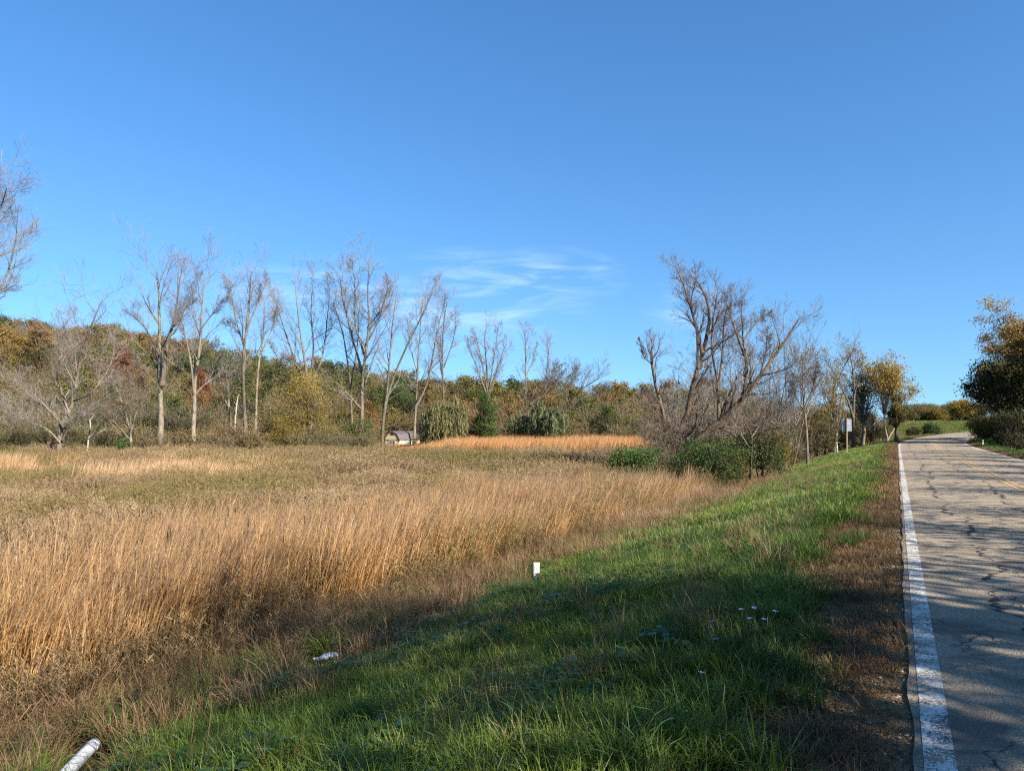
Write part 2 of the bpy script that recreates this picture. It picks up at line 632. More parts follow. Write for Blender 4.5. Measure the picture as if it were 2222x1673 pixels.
def zone_col(x, y, s, t):
    n1 = fbm(x / 1.3, y / 1.3, 21, 4)
    grav = np.array([0.17, 0.108, 0.056])
    soil = np.array([0.060, 0.055, 0.022])
    marsh = np.array([0.10, 0.072, 0.035])
    litter = np.array([0.11, 0.080, 0.045])
    field = np.array([0.115, 0.135, 0.045])
    d = np.where(t < 0, -t, t - RW)
    w_s = 1 - smooth(0.9, 1.5, d + (n1 - 0.5) * 1.2)
    c = soil + (grav - soil) * w_s[..., None]
    w_m = smooth(7.5, 9.5, np.where(t < 0, -t, 0) + (n1 - 0.5) * 3)
    c = c + (marsh - c) * w_m[..., None]
    w_h = smooth(95, 125, y) * (t < -15)
    c = c + (litter - c) * w_h[..., None]
    w_f = smooth(120, 135, y) * smooth(40, 70, x) * smooth(1.5, 3, d)
    c = c + (field - c) * w_f[..., None]
    return c


zcv = zone_col(GX, GY, gs, gt).reshape(-1, 3)
a = me.attributes.new("zone", "FLOAT_COLOR", "POINT")
a.data.foreach_set("color", np.concatenate([zcv, np.ones((len(zcv), 1))], 1).astype(np.float32).ravel())
ground = tag(link("ground", me), "grassy bank and marsh ground rising to a hillside", kind="structure")


def strip(name, t0, t1, dz, mat, s0=-40, s1=300, nt=1, crown=True, jag=0.0, seed=0):
    s = np.concatenate([np.arange(s0, 60, 0.25 if jag else 1.0), np.arange(60, s1, 2.0)])
    tt = np.linspace(t0, t1, nt + 1)
    S, T = np.meshgrid(s, tt, indexing="ij")
    Tj = T.copy()
    if jag:
        Tj[:, 0] += jag * (fbm(s * 1.3, s * 0 + seed, seed, 5) - 0.5)
    X, Y = road_xy(S, Tj)
    Z = np.interp(S, SS, PZ) + dz + 0.05 * (1 - ((np.clip(Tj, 0, RW) / RW - 0.5) * 2) ** 2)
    G = Geo()
    a_, b_ = len(s), nt + 1
    i_, j_ = np.meshgrid(np.arange(a_ - 1), np.arange(nt), indexing="ij")
    G.add(np.stack([X, Y, Z], -1).reshape(-1, 3), np.stack([i_ * b_ + j_, i_ * b_ + j_ + 1, (i_ + 1) * b_ + j_ + 1, (i_ + 1) * b_ + j_], -1).reshape(-1, 4))
    me_ = G.mesh(name, mat, True)
    at = me_.attributes.new("st", "FLOAT_VECTOR", "POINT")
    at.data.foreach_set("vector", np.stack([S, Tj, S * 0], -1).astype(np.float32).ravel())
    return link(name, me_)


def road_shader(name, paint=None, wear=0.5):
    """weathered pale chip seal with tar-dark cracks; with paint, the same surface under worn paint"""
    m, n, L = newmat(name)
    st = attr(n, "st", out="Vector")
    sp = n.new("ShaderNodeSeparateXYZ")
    L(st, sp.inputs[0])
    s_, t_ = sp.outputs[0], sp.outputs[1]

    def noise(scale, detail=4, rough=0.6, vec=None, dist=0.0):
        z = n.new("ShaderNodeTexNoise")
        z.inputs["Scale"].default_value = scale
        z.inputs["Detail"].default_value = detail
        z.inputs["Roughness"].default_value = rough
        z.inputs["Distortion"].default_value = dist
        L(vec or st, z.inputs["Vector"])
        return z.outputs[0]

    big = noise(0.55, 5, 0.6)
    fine = noise(55.0, 3, 0.7)
    grit = n.new("ShaderNodeTexVoronoi")
    grit.inputs["Scale"].default_value = 95.0
    L(st, grit.inputs["Vector"])
    base = ramp(n, [(0.30, (0.25, 0.20, 0.135)), (0.55, (0.335, 0.27, 0.185)), (0.75, (0.39, 0.32, 0.225))])
    L(big, base.inputs[0])
    r2 = ramp(n, [(0.34, (0.33, 0.33, 0.34)), (0.55, (1.05, 1.03, 1.0)), (0.8, (1.35, 1.3, 1.2))])
    L(fine, r2.inputs[0])
    c = mixn(n, L, 0.9, base.outputs[0], r2.outputs[0], "MULTIPLY")
    c = mixn(n, L, 0.35, c, grit.outputs["Distance"], "SOFT_LIGHT")
    # bald, tar-dark patches
    dk = noise(1.15, 5, 0.68, dist=0.6)
    dm = mathn(n, L, "MULTIPLY", mathn(n, L, "SUBTRACT", dk, 0.495), 8.0, clamp=True)
    dm = mathn(n, L, "MULTIPLY", dm, mathn(n, L, "GREATER_THAN", fine, 0.44))
    c = mixn(n, L, mathn(n, L, "MULTIPLY", dm, 0.75), c, (0.045, 0.043, 0.045))
    # cracks: two ragged lines along the lane and a broken net between them
    cr = None
    rag = mathn(n, L, "MULTIPLY", mathn(n, L, "SUBTRACT", noise(9, 3, 0.7), 0.5), 0.10)
    gate = mathn(n, L, "SUBTRACT", noise(1.7, 2), 0.36)
    for t0_, amp, f_, w_ in ((0.80, 0.75, 0.45, 0.027), (2.05, 0.9, 0.37, 0.026), (4.4, 0.9, 0.31, 0.022)):
        cb = n.new("ShaderNodeCombineXYZ")
        L(s_, cb.inputs[0])
        cb.inputs[1].default_value = t0_ * 7
        wob = mathn(n, L, "MULTIPLY", mathn(n, L, "SUBTRACT", noise(f_, 6, 0.68, cb.outputs[0]), 0.5), amp * 2)
        dd = mathn(n, L, "ABSOLUTE", mathn(n, L, "SUBTRACT", mathn(n, L, "SUBTRACT", t_, t0_), wob))
        dd = mathn(n, L, "ADD", dd, rag)
        wid = mathn(n, L, "MULTIPLY", gate, w_ * 9)
        k = mathn(n, L, "MULTIPLY", mathn(n, L, "SUBTRACT", wid, dd), 45.0, clamp=True)
        cr = k if cr is None else mathn(n, L, "MAXIMUM", cr, k)
    warp = n.new("ShaderNodeVectorMath")
    warp.operation = "MULTIPLY_ADD"
    zz = n.new("ShaderNodeTexNoise")
    zz.inputs["Scale"].default_value = 3.0
    zz.inputs["Detail"].default_value = 6
    L(st, zz.inputs["Vector"])
    L(zz.outputs["Color"], warp.inputs[0])
    warp.inputs[1].default_value = (0.7, 0.7, 0)
    L(st, warp.inputs[2])
    vo = n.new("ShaderNodeTexVoronoi")
    vo.feature = "DISTANCE_TO_EDGE"
    vo.inputs["Scale"].default_value = 1.1
    L(warp.outputs[0], vo.inputs["Vector"])
    net = mathn(n, L, "MULTIPLY", mathn(n, L, "SUBTRACT", 0.011, vo.outputs[0]), 140.0, clamp=True)
    net = mathn(n, L, "MULTIPLY", net, mathn(n, L, "MULTIPLY", mathn(n, L, "SUBTRACT", noise(0.8, 4), 0.43), 8.0, clamp=True))
    cr = mathn(n, L, "MAXIMUM", cr, net)
    c = mixn(n, L, mathn(n, L, "MULTIPLY", cr, 0.92), c, (0.018, 0.017, 0.018))
    rough = 0.9
    if paint:
        chip = noise(38.0, 5, 0.8)
        patch = noise(4.5, 5, 0.7)
        keep = mathn(n, L, "ADD", mathn(n, L, "MULTIPLY", mathn(n, L, "SUBTRACT", chip, 0.5), 1.6), mathn(n, L, "SUBTRACT", patch, 0.5 - wear))
        keep = mathn(n, L, "MULTIPLY", keep, 7.0, clamp=True)
        pc = mixn(n, L, 0.35, paint, mixn(n, L, patch, (0.5, 0.5, 0.5), paint))
        keep = mathn(n, L, "MULTIPLY", keep, mathn(n, L, "SUBTRACT", 1.0, mathn(n, L, "MULTIPLY", net, 0.9)))
        c = mixn(n, L, keep, c, pc)
        rough = 0.75
    p = n.new("ShaderNodeBsdfPrincipled")
    p.inputs["Roughness"].default_value = rough
    p.inputs["Specular IOR Level"].default_value = 0.25
    L(c, p.inputs["Base Color"])
    b = n.new("ShaderNodeBump")
    b.inputs["Strength"].default_value = 0.55
    b.inputs["Distance"].default_value = 0.012
    hgt = mathn(n, L, "SUBTRACT", mathn(n, L, "ADD", fine, mathn(n, L, "MULTIPLY", grit.outputs["Distance"], 0.6)), mathn(n, L, "MULTIPLY", cr, 1.2))
    L(hgt, b.inputs["Height"])
    L(b.outputs[0], p.inputs["Normal"])
    o = n.new("ShaderNodeOutputMaterial")
    L(p.outputs[0], o.inputs[0])
    return m


M_ROAD = road_shader("road_chip_seal")
M_WHITE = road_shader("road_paint_white", (0.60, 0.585, 0.52), 0.07)
M_YELLOW = road_shader("road_paint_yellow", (0.50, 0.27, 0.035), 0.12)
road = tag(strip("road", -0.115, RW + 0.2, 0.0, M_ROAD, nt=12, jag=0.07), "cracked pale two-lane country road curving out of sight", kind="structure")
tag(strip("road_edge_line", -0.073, 0.073, 0.005, M_WHITE), "worn white edge line beside the brown shoulder", kind="structure")
tag(strip("road_edge_line", RW - 0.075, RW + 0.075, 0.005, M_WHITE), "white edge line along the far verge of the road", kind="structure")
for q in (-0.10, 0.10):
    tag(strip("road_centre_line", RW / 2 + q - 0.05, RW / 2 + q + 0.05, 0.006, M_YELLOW), "faded yellow centre line of the road", kind="structure")

# ------------------------------------------------------------------ trees
def res(pts, k):
    """a smooth run of k points through the given ones (Catmull-Rom)"""
    p = np.asarray(pts, float)
    q = np.vstack([2 * p[0] - p[1], p, 2 * p[-1] - p[-2]])
    out = []
    for u in np.linspace(0, len(p) - 1 - 1e-6, k):
        i = int(u)
        f = u - i
        a_, b_, c_, d_ = q[i], q[i + 1], q[i + 2], q[i + 3]
        out.append(0.5 * ((2 * b_) + (-a_ + c_) * f + (2 * a_ - 5 * b_ + 4 * c_ - d_) * f * f + (-a_ + 3 * b_ - 3 * c_ + d_) * f ** 3))
    return np.array(out)


def grow(P, D, Ln, R, K, wob, trop, rng, taper=0.8, grav=None):
    N = len(P)
    pts = [P]
    d = D
    for k in range(K):
        d = unit(d + wob * rng.normal(size=(N, 3)) + np.array([0, 0, trop]))
        if grav is not None:
            d = unit(d + np.array([0, 0, grav * (k + 1) / K]))
        pts.append(pts[-1] + d * (Ln / K)[:, None])
    P3 = np.stack(pts, 1)
    rad = R[:, None] * (1 - taper * np.linspace(0, 1, K + 1))[None]
    return P3, rad


def spawn(P3, rad, Ln, n, lo, hi, a0, a1, ratio, rr, rng, fall=0.45):
    N, K, _ = P3.shape
    idx = np.repeat(np.arange(N), n)
    f = lo + (hi - lo) * ((np.tile(np.arange(n), N) + rng.random(N * n)) / n)
    x = f * (K - 1)
    i = np.minimum(x.astype(int), K - 2)
    fr = (x - i)[:, None]
    A_, B_ = P3[idx, i], P3[idx, i + 1]
    pos = A_ + (B_ - A_) * fr
    T = unit(B_ - A_)
    q = unit(np.cross(T, unit(rng.normal(size=T.shape))))
    ang = a0 + (a1 - a0) * rng.random(len(idx))
    D = np.cos(ang)[:, None] * T + np.sin(ang)[:, None] * q
    r_at = rad[idx, i] * (1 - fr[:, 0]) + rad[idx, i + 1] * fr[:, 0]
    L_ = Ln[idx] * ratio * (1 - fall * f) * (0.65 + 0.7 * rng.random(len(idx)))
    return pos, D, L_, np.minimum(r_at * rr, r_at * 0.9)


def bare_crown(gt_, gc, stems, rng, nb=14, lo=0.35, a=(0.45, 0.9), ratio=0.42, trop=0.10, n2=8, n3=6, n4=2, wob=0.13, tw=0.016, mi=0, drop=None, minlen=None):
    """stems: list of (points (K,3), r0, r1); limbs go into gt_, finer wood and twigs into gc. Returns twig tips."""
    tips = []
    for pts, r0, r1 in stems:
        P = res(pts, 14)[None]
        P = P + rng.normal(size=P.shape) * np.array([0.02, 0.02, 0]) * r0 * 4
        rad = np.linspace(1, 0, 14)[None] ** 0.8 * (r0 - r1) + r1
        if gt_ is not None:
            flare = 1 + 0.5 * np.exp(-np.linspace(0, 1, 14) * 14)
            gt_.tubes(P, rad * flare[None], 8, lt=rng.random(1), mi=mi)
        slen = np.array([np.linalg.norm(np.diff(P[0], axis=0), axis=1).sum()])
        nn = max(3, int(nb))
        p1 = spawn(P, rad, slen, nn, lo, 1.0, a[0], a[1], ratio, 0.55, rng)
        b1, r1_ = grow(p1[0], p1[1], p1[2], np.maximum(p1[3], 0.018), 7, wob, trop, rng)
        (gt_ or gc).tubes(b1, r1_, 5, lt=rng.random(len(b1)), mi=mi)
        p2 = spawn(b1, r1_, p1[2], n2, 0.12, 1.0, 0.4, 0.95, 0.62, 0.55, rng)
        b2, r2_ = grow(p2[0], p2[1], p2[2], np.maximum(p2[3] * 0.8, 0.009), 5, wob, trop * 0.9, rng, grav=drop)
        gc.tubes(b2, r2_, 3, lt=rng.random(len(b2)))
        p3 = spawn(b2, r2_, p2[2], n3, 0.08, 1.0, 0.30, 0.8, 0.66, 0.6, rng)
        b3, r3_ = grow(p3[0], p3[1], p3[2], np.maximum(p3[3], tw * 0.5), 3, wob, trop * 0.8, rng, grav=drop)
        gc.ribbons(b3, np.maximum(2 * r3_, tw), lt=rng.random(len(b3)), rng=rng)
        tips.append(b3[:, -1])
        if n4:
            p4 = spawn(b3, r3_, p3[2], n4, 0.15, 1.0, 0.25, 0.65, 0.8, 0.7, rng)
            b4, r4_ = grow(p4[0], p4[1], p4[2], np.full(len(p4[0]), tw * 0.4), 2, wob, trop * 0.6, rng, grav=drop)
            gc.ribbons(b4, np.full(b4.shape[:2], tw * 0.62), lt=rng.random(len(b4)), rng=rng)
            tips.append(b4[:, -1])
    return np.concatenate(tips)


def px_path(depth, pts, base, rng, dy=0.9):
    """pixel outline of a stem at a given distance -> points relative to the base; depth wanders at random"""
    out = []
    w = 0.0
    for k, (u, v) in enumerate(pts):
        if k:
            w += rng.normal() * dy
        yv = depth + w
        out.append(((u - U0) / F * yv - base[0], w, EYE - (v - VH) / F * yv - base[2]))
    return out


def bare_tree(label, depth, stems, seed, cat="tree", group=None, trunk_mat=None, twig_mat=None, leaves=None, name="bare_tree", dy=0.9, thick=0.66, squat=0.955, **kw):
    """stems: list of ([(u, v), ...], r0, r1); the first point of the first stem is the foot"""
    rng = np.random.default_rng(seed)
    u0_ = stems[0][0][0][0]
    bx, by = (u0_ - U0) / F * depth, depth
    bz = gz(bx, by) - 0.1
    base = (bx, by, bz)
    S = []
    vref = stems[0][0][0][1]
    for k, (pts, r0, r1) in enumerate(stems):
        r0, r1 = r0 * thick, r1 * thick
        pts = [(u_, vref - (vref - v_) * squat) for u_, v_ in pts]
        q = px_path(depth, pts, base, rng, dy)
        if k == 0:
            q[0] = (0, 0, 0)
        S.append((q, r0, r1))
    root = thing(name, label, cat, base, group=group)
    gt_, gc = Geo(), Geo()
    tips = bare_crown(gt_, gc, S, rng, **kw)
    tm = trunk_mat or M_BARK_PALE
    link("trunk", gt_.mesh("trunk", tm, True), root)
    if leaves:
        mat, nleaf, size, frac = leaves
        sel = tips[rng.random(len(tips)) < frac]
        cc = fbm(sel[:, 0] / 2.0 + 40, sel[:, 2] / 2.0 + 9, seed, 2) > 0.45
        sel = sel[cc]
        P = np.repeat(sel, nleaf, 0) + rng.normal(size=(len(sel) * nleaf, 3)) * 0.22
        gl = Geo()
        gl.leaves(P, size * (0.7 + 0.6 * rng.random(len(P))), rng.random(len(P)), rng=rng)
        link("leaves", gl.mesh("leaves", mat), root)
    link("crown", gc.mesh("crown", twig_mat or M_BARK_TWIG), root)
    return root


PALE, TWIG, DARK, TWD, DEAD = M_BARK_PALE, M_BARK_TWIG, M_BARK_DARK, M_TWIG_DARK, M_BARK_DEAD
GB = "tall bare trees along the far edge of the marsh"
# far-left giant, its trunk outside the picture
bare_tree("huge bare tree whose branches reach in at the picture's left edge", 68,
          [([(-100, 1000), (-98, 850), (-90, 720), (-70, 560), (-60, 450), (-50, 370)], 0.5, 0.06),
           ([(-90, 740), (-40, 680), (5, 600), (30, 520), (40, 430)], 0.2, 0.04),
           ([(-90, 720), (-50, 600), (-25, 500), (0, 430), (15, 380)], 0.22, 0.04),
           ([(-90, 700), (-30, 640), (35, 600)], 0.14, 0.03)], 101, group=GB, nb=16, lo=0.3, ratio=0.30, n2=8, n3=6)
# leaning willow with bleached, broken trunk
bare_tree("leaning dead willow with bleached broken trunk at the marsh's left edge", 76,
          [([(128, 1000), (132, 930), (158, 875), (170, 800), (190, 730), (222, 650)], 0.48, 0.05),
           ([(140, 930), (118, 900), (70, 860), (18, 820)], 0.22, 0.04),
           ([(160, 870), (200, 850), (240, 790), (250, 730)], 0.16, 0.04),
           ([(165, 840), (140, 790), (130, 740), (150, 690)], 0.16, 0.04),
           ([(135, 955), (160, 915), (215, 880)], 0.15, 0.03),
           ([(130, 960), (100, 930), (40, 905), (5, 880)], 0.16, 0.03)], 102, group=GB, trunk_mat=M_BARK_MID, twig_mat=TWIG, thick=0.55, squat=1.0, nb=14, lo=0.2, ratio=0.40, n2=8, n3=6, wob=0.24)
bare_tree("short white broken snag beside the leaning willow", 74,
          [([(186, 1000), (192, 950), (196, 925), (195, 905)], 0.14, 0.09), ([(192, 950), (215, 935), (232, 925)], 0.06, 0.02)], 103, group=None, name="dead_snag", trunk_mat=DEAD, nb=3, lo=0.3, ratio=0.35, n2=3, n3=2, n4=0)
bare_tree("low multi-stemmed grey thicket tree between the leaning willow and the fork-topped tree", 80,
          [([(283, 1000), (283, 940), (265, 870), (235, 790)], 0.25, 0.03), ([(283, 940), (300, 880), (330, 830)], 0.14, 0.03),
           ([(280, 950), (245, 910), (210, 890)], 0.12, 0.03), ([(285, 930), (280, 860), (290, 800)], 0.13, 0.03)], 104, group=GB, nb=10, lo=0.2, ratio=0.4, n2=7, n3=6, twig_mat=TWD)
# the tall ones
bare_tree("tallest pale-trunked bare tree of the row, forking in two halfway up", 88,
          [([(347, 1010), (349, 900), (347, 800), (346, 700), (345, 620), (340, 560)], 0.52, 0.05),
           ([(352, 830), (362, 740), (378, 680), (388, 610), (394, 560)], 0.34, 0.04),
           ([(347, 760), (322, 710), (300, 680), (268, 655)], 0.16, 0.03),
           ([(378, 690), (410, 640), (430, 585)], 0.14, 0.03),
           ([(350, 840), (320, 800), (300, 780)], 0.10, 0.03)], 105, group=GB, nb=11, lo=0.30, ratio=0.32, n2=8, n3=7)
bare_tree("straight slender bare tree with mottled trunk, next to the forked one", 86,
          [([(418, 1010), (421, 900), (423, 820), (434, 740), (437, 660), (446, 565)], 0.42, 0.04),
           ([(421, 850), (413, 770), (400, 705), (388, 660)], 0.2, 0.05),
           ([(436, 700), (465, 660), (490, 625)], 0.11, 0.03),
           ([(430, 770), (455, 745), (478, 735)], 0.09, 0.03)], 106, group=GB, nb=12, lo=0.3, ratio=0.30, n2=8, n3=7)
bare_tree("bare tree with narrow upright crown, third tall trunk of the row", 88,
          [([(535, 1010), (530, 880), (527, 790), (533, 710), (540, 640), (545, 575)], 0.36, 0.04),
           ([(530, 740), (512, 680), (502, 620), (498, 590)], 0.15, 0.03),
           ([(535, 700), (560, 640), (578, 590)], 0.14, 0.03), ([(533, 730), (510, 700), (490, 690)], 0.1, 0.02)], 107, group=GB, nb=12, lo=0.3, ratio=0.27, n2=8, n3=7)
bare_tree("thin crooked bare trunk standing close behind the narrow-crowned tree", 90,
          [([(551, 1010), (556, 880), (560, 790), (570, 730), (574, 670), (578, 620)], 0.26, 0.03),
           ([(565, 760), (590, 700), (600, 650)], 0.1, 0.02)], 108, group=GB, nb=12, lo=0.45, ratio=0.24, n2=7, n3=6)
bare_tree("small spreading dead tree with two pale stems below the hilltop oak", 92,
          [([(498, 960), (497, 880), (490, 820), (470, 790)], 0.24, 0.04), ([(496, 860), (508, 810), (520, 780)], 0.14, 0.03), ([(497, 880), (475, 840), (455, 820)], 0.1, 0.02)], 109, group=None, trunk_mat=M_BARK_MID, thick=0.5, nb=10, lo=0.3, ratio=0.4, n2=7, n3=5)
bare_tree("stark white broken stub of a trunk among brown brush", 91,
          [([(508, 965), (511, 900), (516, 855)], 0.17, 0.12)], 110, group=None, name="dead_snag", trunk_mat=DEAD, nb=3, lo=0.5, ratio=0.12, n2=2, n3=2, n4=0)
bare_tree("wide vase-shaped bare tree of many stems rising behind the golden willow", 108,
          [([(668, 960), (668, 860), (665, 800), (650, 700), (640, 600)], 0.42, 0.04),
           ([(664, 850), (635, 760), (610, 680), (590, 610)], 0.25, 0.03),
           ([(668, 850), (680, 750), (675, 660), (680, 590)], 0.25, 0.03),
           ([(670, 850), (700, 760), (710, 680), (715, 620)], 0.22, 0.03),
           ([(662, 820), (612, 780), (585, 740)], 0.14, 0.03)], 111, group=GB, nb=10, lo=0.3, ratio=0.28, n2=7, n3=6, tw=0.020)
bare_tree("tall rounded bare tree with dense fine crown, highest above the shed", 104,
          [([(783, 985), (785, 890), (788, 800), (800, 700), (798, 620), (800, 555)], 0.44, 0.04),
           ([(786, 800), (765, 720), (745, 640), (735, 570)], 0.26, 0.03),
           ([(792, 740), (822, 680), (838, 620)], 0.2, 0.03), ([(790, 760), (770, 680), (770, 600), (765, 560)], 0.2, 0.03),
           ([(797, 700), (830, 650), (845, 590)], 0.14, 0.03)], 112, group=GB, nb=12, lo=0.2, ratio=0.30, n2=8, n3=7, tw=0.020)
bare_tree("slim bare tree with straight twin trunks leaning over the yellow willow", 106,
          [([(764, 970), (762, 860), (752, 760), (738, 690), (722, 640)], 0.26, 0.03), ([(760, 840), (775, 740), (780, 660)], 0.16, 0.03)], 113, group=GB, nb=11, lo=0.3, ratio=0.27, n2=7, n3=6)
bare_tree("V-shaped pale bare tree standing right beside the shed", 101,
          [([(829, 1000), (831, 920), (840, 840), (845, 770), (852, 690), (862, 610)], 0.34, 0.04),
           ([(834, 880), (858, 800), (892, 720), (925, 650), (940, 605)], 0.26, 0.03),
           ([(845, 860), (880, 840), (905, 838)], 0.08, 0.02)], 114, group=GB, nb=12, lo=0.35, ratio=0.25, n2=7, n3=6)
bare_tree("bare tree with two crossing trunks behind the shed roof", 112,
          [([(898, 960), (902, 880), (906, 800), (912, 700), (920, 620)], 0.3, 0.04),
           ([(902, 880), (925, 830), (940, 760), (955, 680), (968, 630)], 0.26, 0.03),
           ([(905, 800), (890, 740), (888, 680)], 0.12, 0.03)], 115, group=GB, nb=12, lo=0.3, ratio=0.24, n2=7, n3=6, leaves=(M_LEAF_GOLD, 1, 0.16, 0.05))
bare_tree("narrow dark bare tree hung with vine scraps, rightmost before the oval crown", 114,
          [([(962, 960), (962, 870), (960, 780), (962, 700), (970, 640)], 0.3, 0.04), ([(961, 820), (950, 740), (945, 680)], 0.12, 0.03), ([(963, 790), (985, 720), (988, 660)], 0.12, 0.03)], 116, group=GB, trunk_mat=DARK, nb=14, lo=0.25, ratio=0.2, n2=7, n3=6, leaves=(M_LEAF_GOLD, 1, 0.16, 0.06))
bare_tree("bare tree with neat oval crown over the weeping willow", 122,
          [([(1058, 960), (1060, 880), (1058, 820), (1052, 740), (1055, 695)], 0.34, 0.03), ([(1059, 860), (1035, 790), (1012, 730)], 0.2, 0.03),
           ([(1059, 860), (1080, 790), (1100, 730)], 0.2, 0.03), ([(1059, 850), (1045, 770), (1030, 710)], 0.16, 0.03), ([(1060, 850), (1072, 770), (1080, 705)], 0.16, 0.03)], 117, group=GB, nb=10, lo=0.25, ratio=0.26, n2=7, n3=6, tw=0.020)
bare_tree("thin bare tree with short side twigs, first right of the oval crown", 124,
          [([(1141, 960), (1140, 870), (1141, 800), (1140, 740), (1138, 706)], 0.26, 0.03), ([(1141, 810), (1158, 770), (1165, 735)], 0.1, 0.02)], 118, group=GB, nb=14, lo=0.25, ratio=0.17, n2=6, n3=5, tw=0.020)
bare_tree("thin bare tree with crooked top, second right of the oval crown", 126,
          [([(1182, 960), (1183, 870), (1185, 810), (1190, 765), (1188, 730)], 0.24, 0.03), ([(1184, 830), (1205, 800), (1225, 785)], 0.1, 0.02)], 119, group=GB, nb=14, lo=0.3, ratio=0.19, n2=6, n3=5, tw=0.020)
bare_tree("bare tree bending far to the right above the low willow brush", 120,
          [([(1095, 960), (1110, 915), (1150, 875), (1195, 840), (1240, 805)], 0.34, 0.04), ([(1150, 875), (1190, 835), (1200, 790)], 0.16, 0.03), ([(1170, 862), (1215, 820), (1250, 800)], 0.14, 0.03)], 120, group=GB, trunk_mat=DARK, twig_mat=TWD, nb=12, lo=0.3, ratio=0.35, n2=7, n3=6, tw=0.020)
bare_tree("low bare tree fanning out to the right above the marsh brush", 118,
          [([(1215, 960), (1225, 900), (1245, 860), (1275, 830), (1300, 815)], 0.3, 0.03), ([(1230, 885), (1235, 835), (1255, 790)], 0.16, 0.03), ([(1240, 870), (1290, 850), (1312, 838)], 0.14, 0.03), ([(1228, 890), (1205, 840), (1215, 800)], 0.13, 0.03)], 121, group=GB, trunk_mat=DARK, twig_mat=TWD, nb=11, lo=0.3, ratio=0.38, n2=7, n3=6, tw=0.020)

# the big half-dead tree by the marsh
bare_tree("big half-dead multi-stemmed tree with one dark limb leaning far right", 44,
          [([(1452, 1062), (1462, 980), (1490, 900), (1505, 830), (1523, 770), (1540, 690), (1530, 640), (1505, 600)], 0.36, 0.05),
           ([(1436, 1050), (1442, 960), (1440, 900), (1424, 840), (1414, 780), (1416, 752)], 0.20, 0.09),
           ([(1466, 1030), (1500, 965), (1560, 915), (1605, 872), (1650, 815), (1690, 760), (1735, 690)], 0.36, 0.05),
           ([(1525, 770), (1508, 700), (1490, 640), (1465, 575)], 0.17, 0.025),
           ([(1515, 800), (1512, 720), (1500, 660), (1515, 590)], 0.14, 0.02),
           ([(1560, 912), (1558, 840), (1545, 760), (1548, 690), (1560, 620)], 0.15, 0.025),
           ([(1558, 850), (1568, 760), (1572, 690), (1590, 650)], 0.12, 0.02),
           ([(1612, 866), (1620, 800), (1612, 730), (1608, 640)], 0.17, 0.025),
           ([(1615, 770), (1590, 700), (1575, 650)], 0.10, 0.02),
           ([(1612, 740), (1650, 690), (1670, 680)], 0.09, 0.02),
           ([(1650, 815), (1662, 760), (1665, 720)], 0.08, 0.02),
           ([(1414, 790), (1395, 770), (1388, 735)], 0.06, 0.02)], 130, trunk_mat=DARK, twig_mat=TWD, squat=1.0, thick=0.62, nb=14, lo=0.15, a=(0.35, 0.8), ratio=0.26, n2=7, n3=5, n4=3, wob=0.19, tw=0.010, dy=0.5, leaves=(M_LEAF_OLIVE, 1, 0.07, 0.015))
for k, (u, d_, lab) in enumerate([(1432, 43, "dark tangle of leafless shoots around the half-dead tree's foot"), (1492, 43.5, "dark leafless shoots under the start of the leaning limb")]):
    rr_ = np.random.default_rng(350 + k)
    st_ = [([(u + q * 5 - 15, 1050), (u + (q - 3) * 9 + rr_.normal() * 5, 985), (u + (q - 3) * 15 + rr_.normal() * 8, 900 + 18 * rr_.random() + abs(q - 3) * 10)], 0.05, 0.012) for q in range(7)]
    bare_tree(lab, d_, st_, 160 + k, trunk_mat=DARK, twig_mat=TWD, nb=9, lo=0.1, ratio=0.4, n2=6, n3=4, n4=2, tw=0.011, dy=0.4, name="shoot_clump", cat="shrub")
GT = "bare brush trees behind the big half-dead tree"
for k, (u, d_, top, lab) in enumerate([(1480, 50, 800, "twiggy bare sapling clump directly behind the snag of the half-dead tree"),
                                       (1585, 56, 700, "fine-twigged bare tree seen through the middle of the half-dead tree"),
                                       (1662, 58, 690, "grey bare brush tree behind the tip of the leaning limb"),
                                       (1712, 62, 660, "tallest grey bare brush tree, just right of the leaning limb"),
                                       (1690, 60, 760, "low dense bare brush between the leaning limb and the lone trunk"),
                                       (1625, 50, 840, "sprawling bare shrub above the green bushes on the bank"),
                                       (1530, 52, 780, "bare shrub filling the gap under the half-dead tree")]):
    hgt = 1020 - top
    st_ = []
    rr_ = np.random.default_rng(300 + k)
    for q in range(5):
        x1 = u + (q - 2) * hgt * 0.07 + rr_.normal() * 6
        x2 = u + (q - 2) * hgt * 0.15 + rr_.normal() * 12
        st_.append(([(u + q * 2 - 4, 1040), (x1, 1020 - hgt * 0.45), (x2, top + abs(q - 2) * hgt * 0.1 + rr_.random() * 20)], 0.10, 0.015))
    bare_tree(lab, d_, st_, 140 + k, group=GT, trunk_mat=M_TWIG_DARK if k % 2 else PALE, twig_mat=TWD if k % 2 else TWIG, nb=10, lo=0.15, ratio=0.30, n2=6, n3=4, n4=2, tw=0.013, dy=0.7, leaves=(M_LEAF_OLIVE, 1, 0.09, 0.02))
bare_tree("small upright tree with bare straight trunk standing at the grass's edge", 56,
          [([(1753, 990), (1750, 930), (1744, 860), (1742, 800), (1745, 760)], 0.16, 0.03), ([(1745, 880), (1765, 830), (1770, 790)], 0.07, 0.02), ([(1746, 890), (1725, 850), (1718, 810)], 0.07, 0.02)], 150, group=None, trunk_mat=PALE, twig_mat=TWD, nb=14, lo=0.3, ratio=0.32, n2=7, n3=6, tw=0.018, leaves=(M_LEAF_OLIVE, 1, 0.1, 0.06))
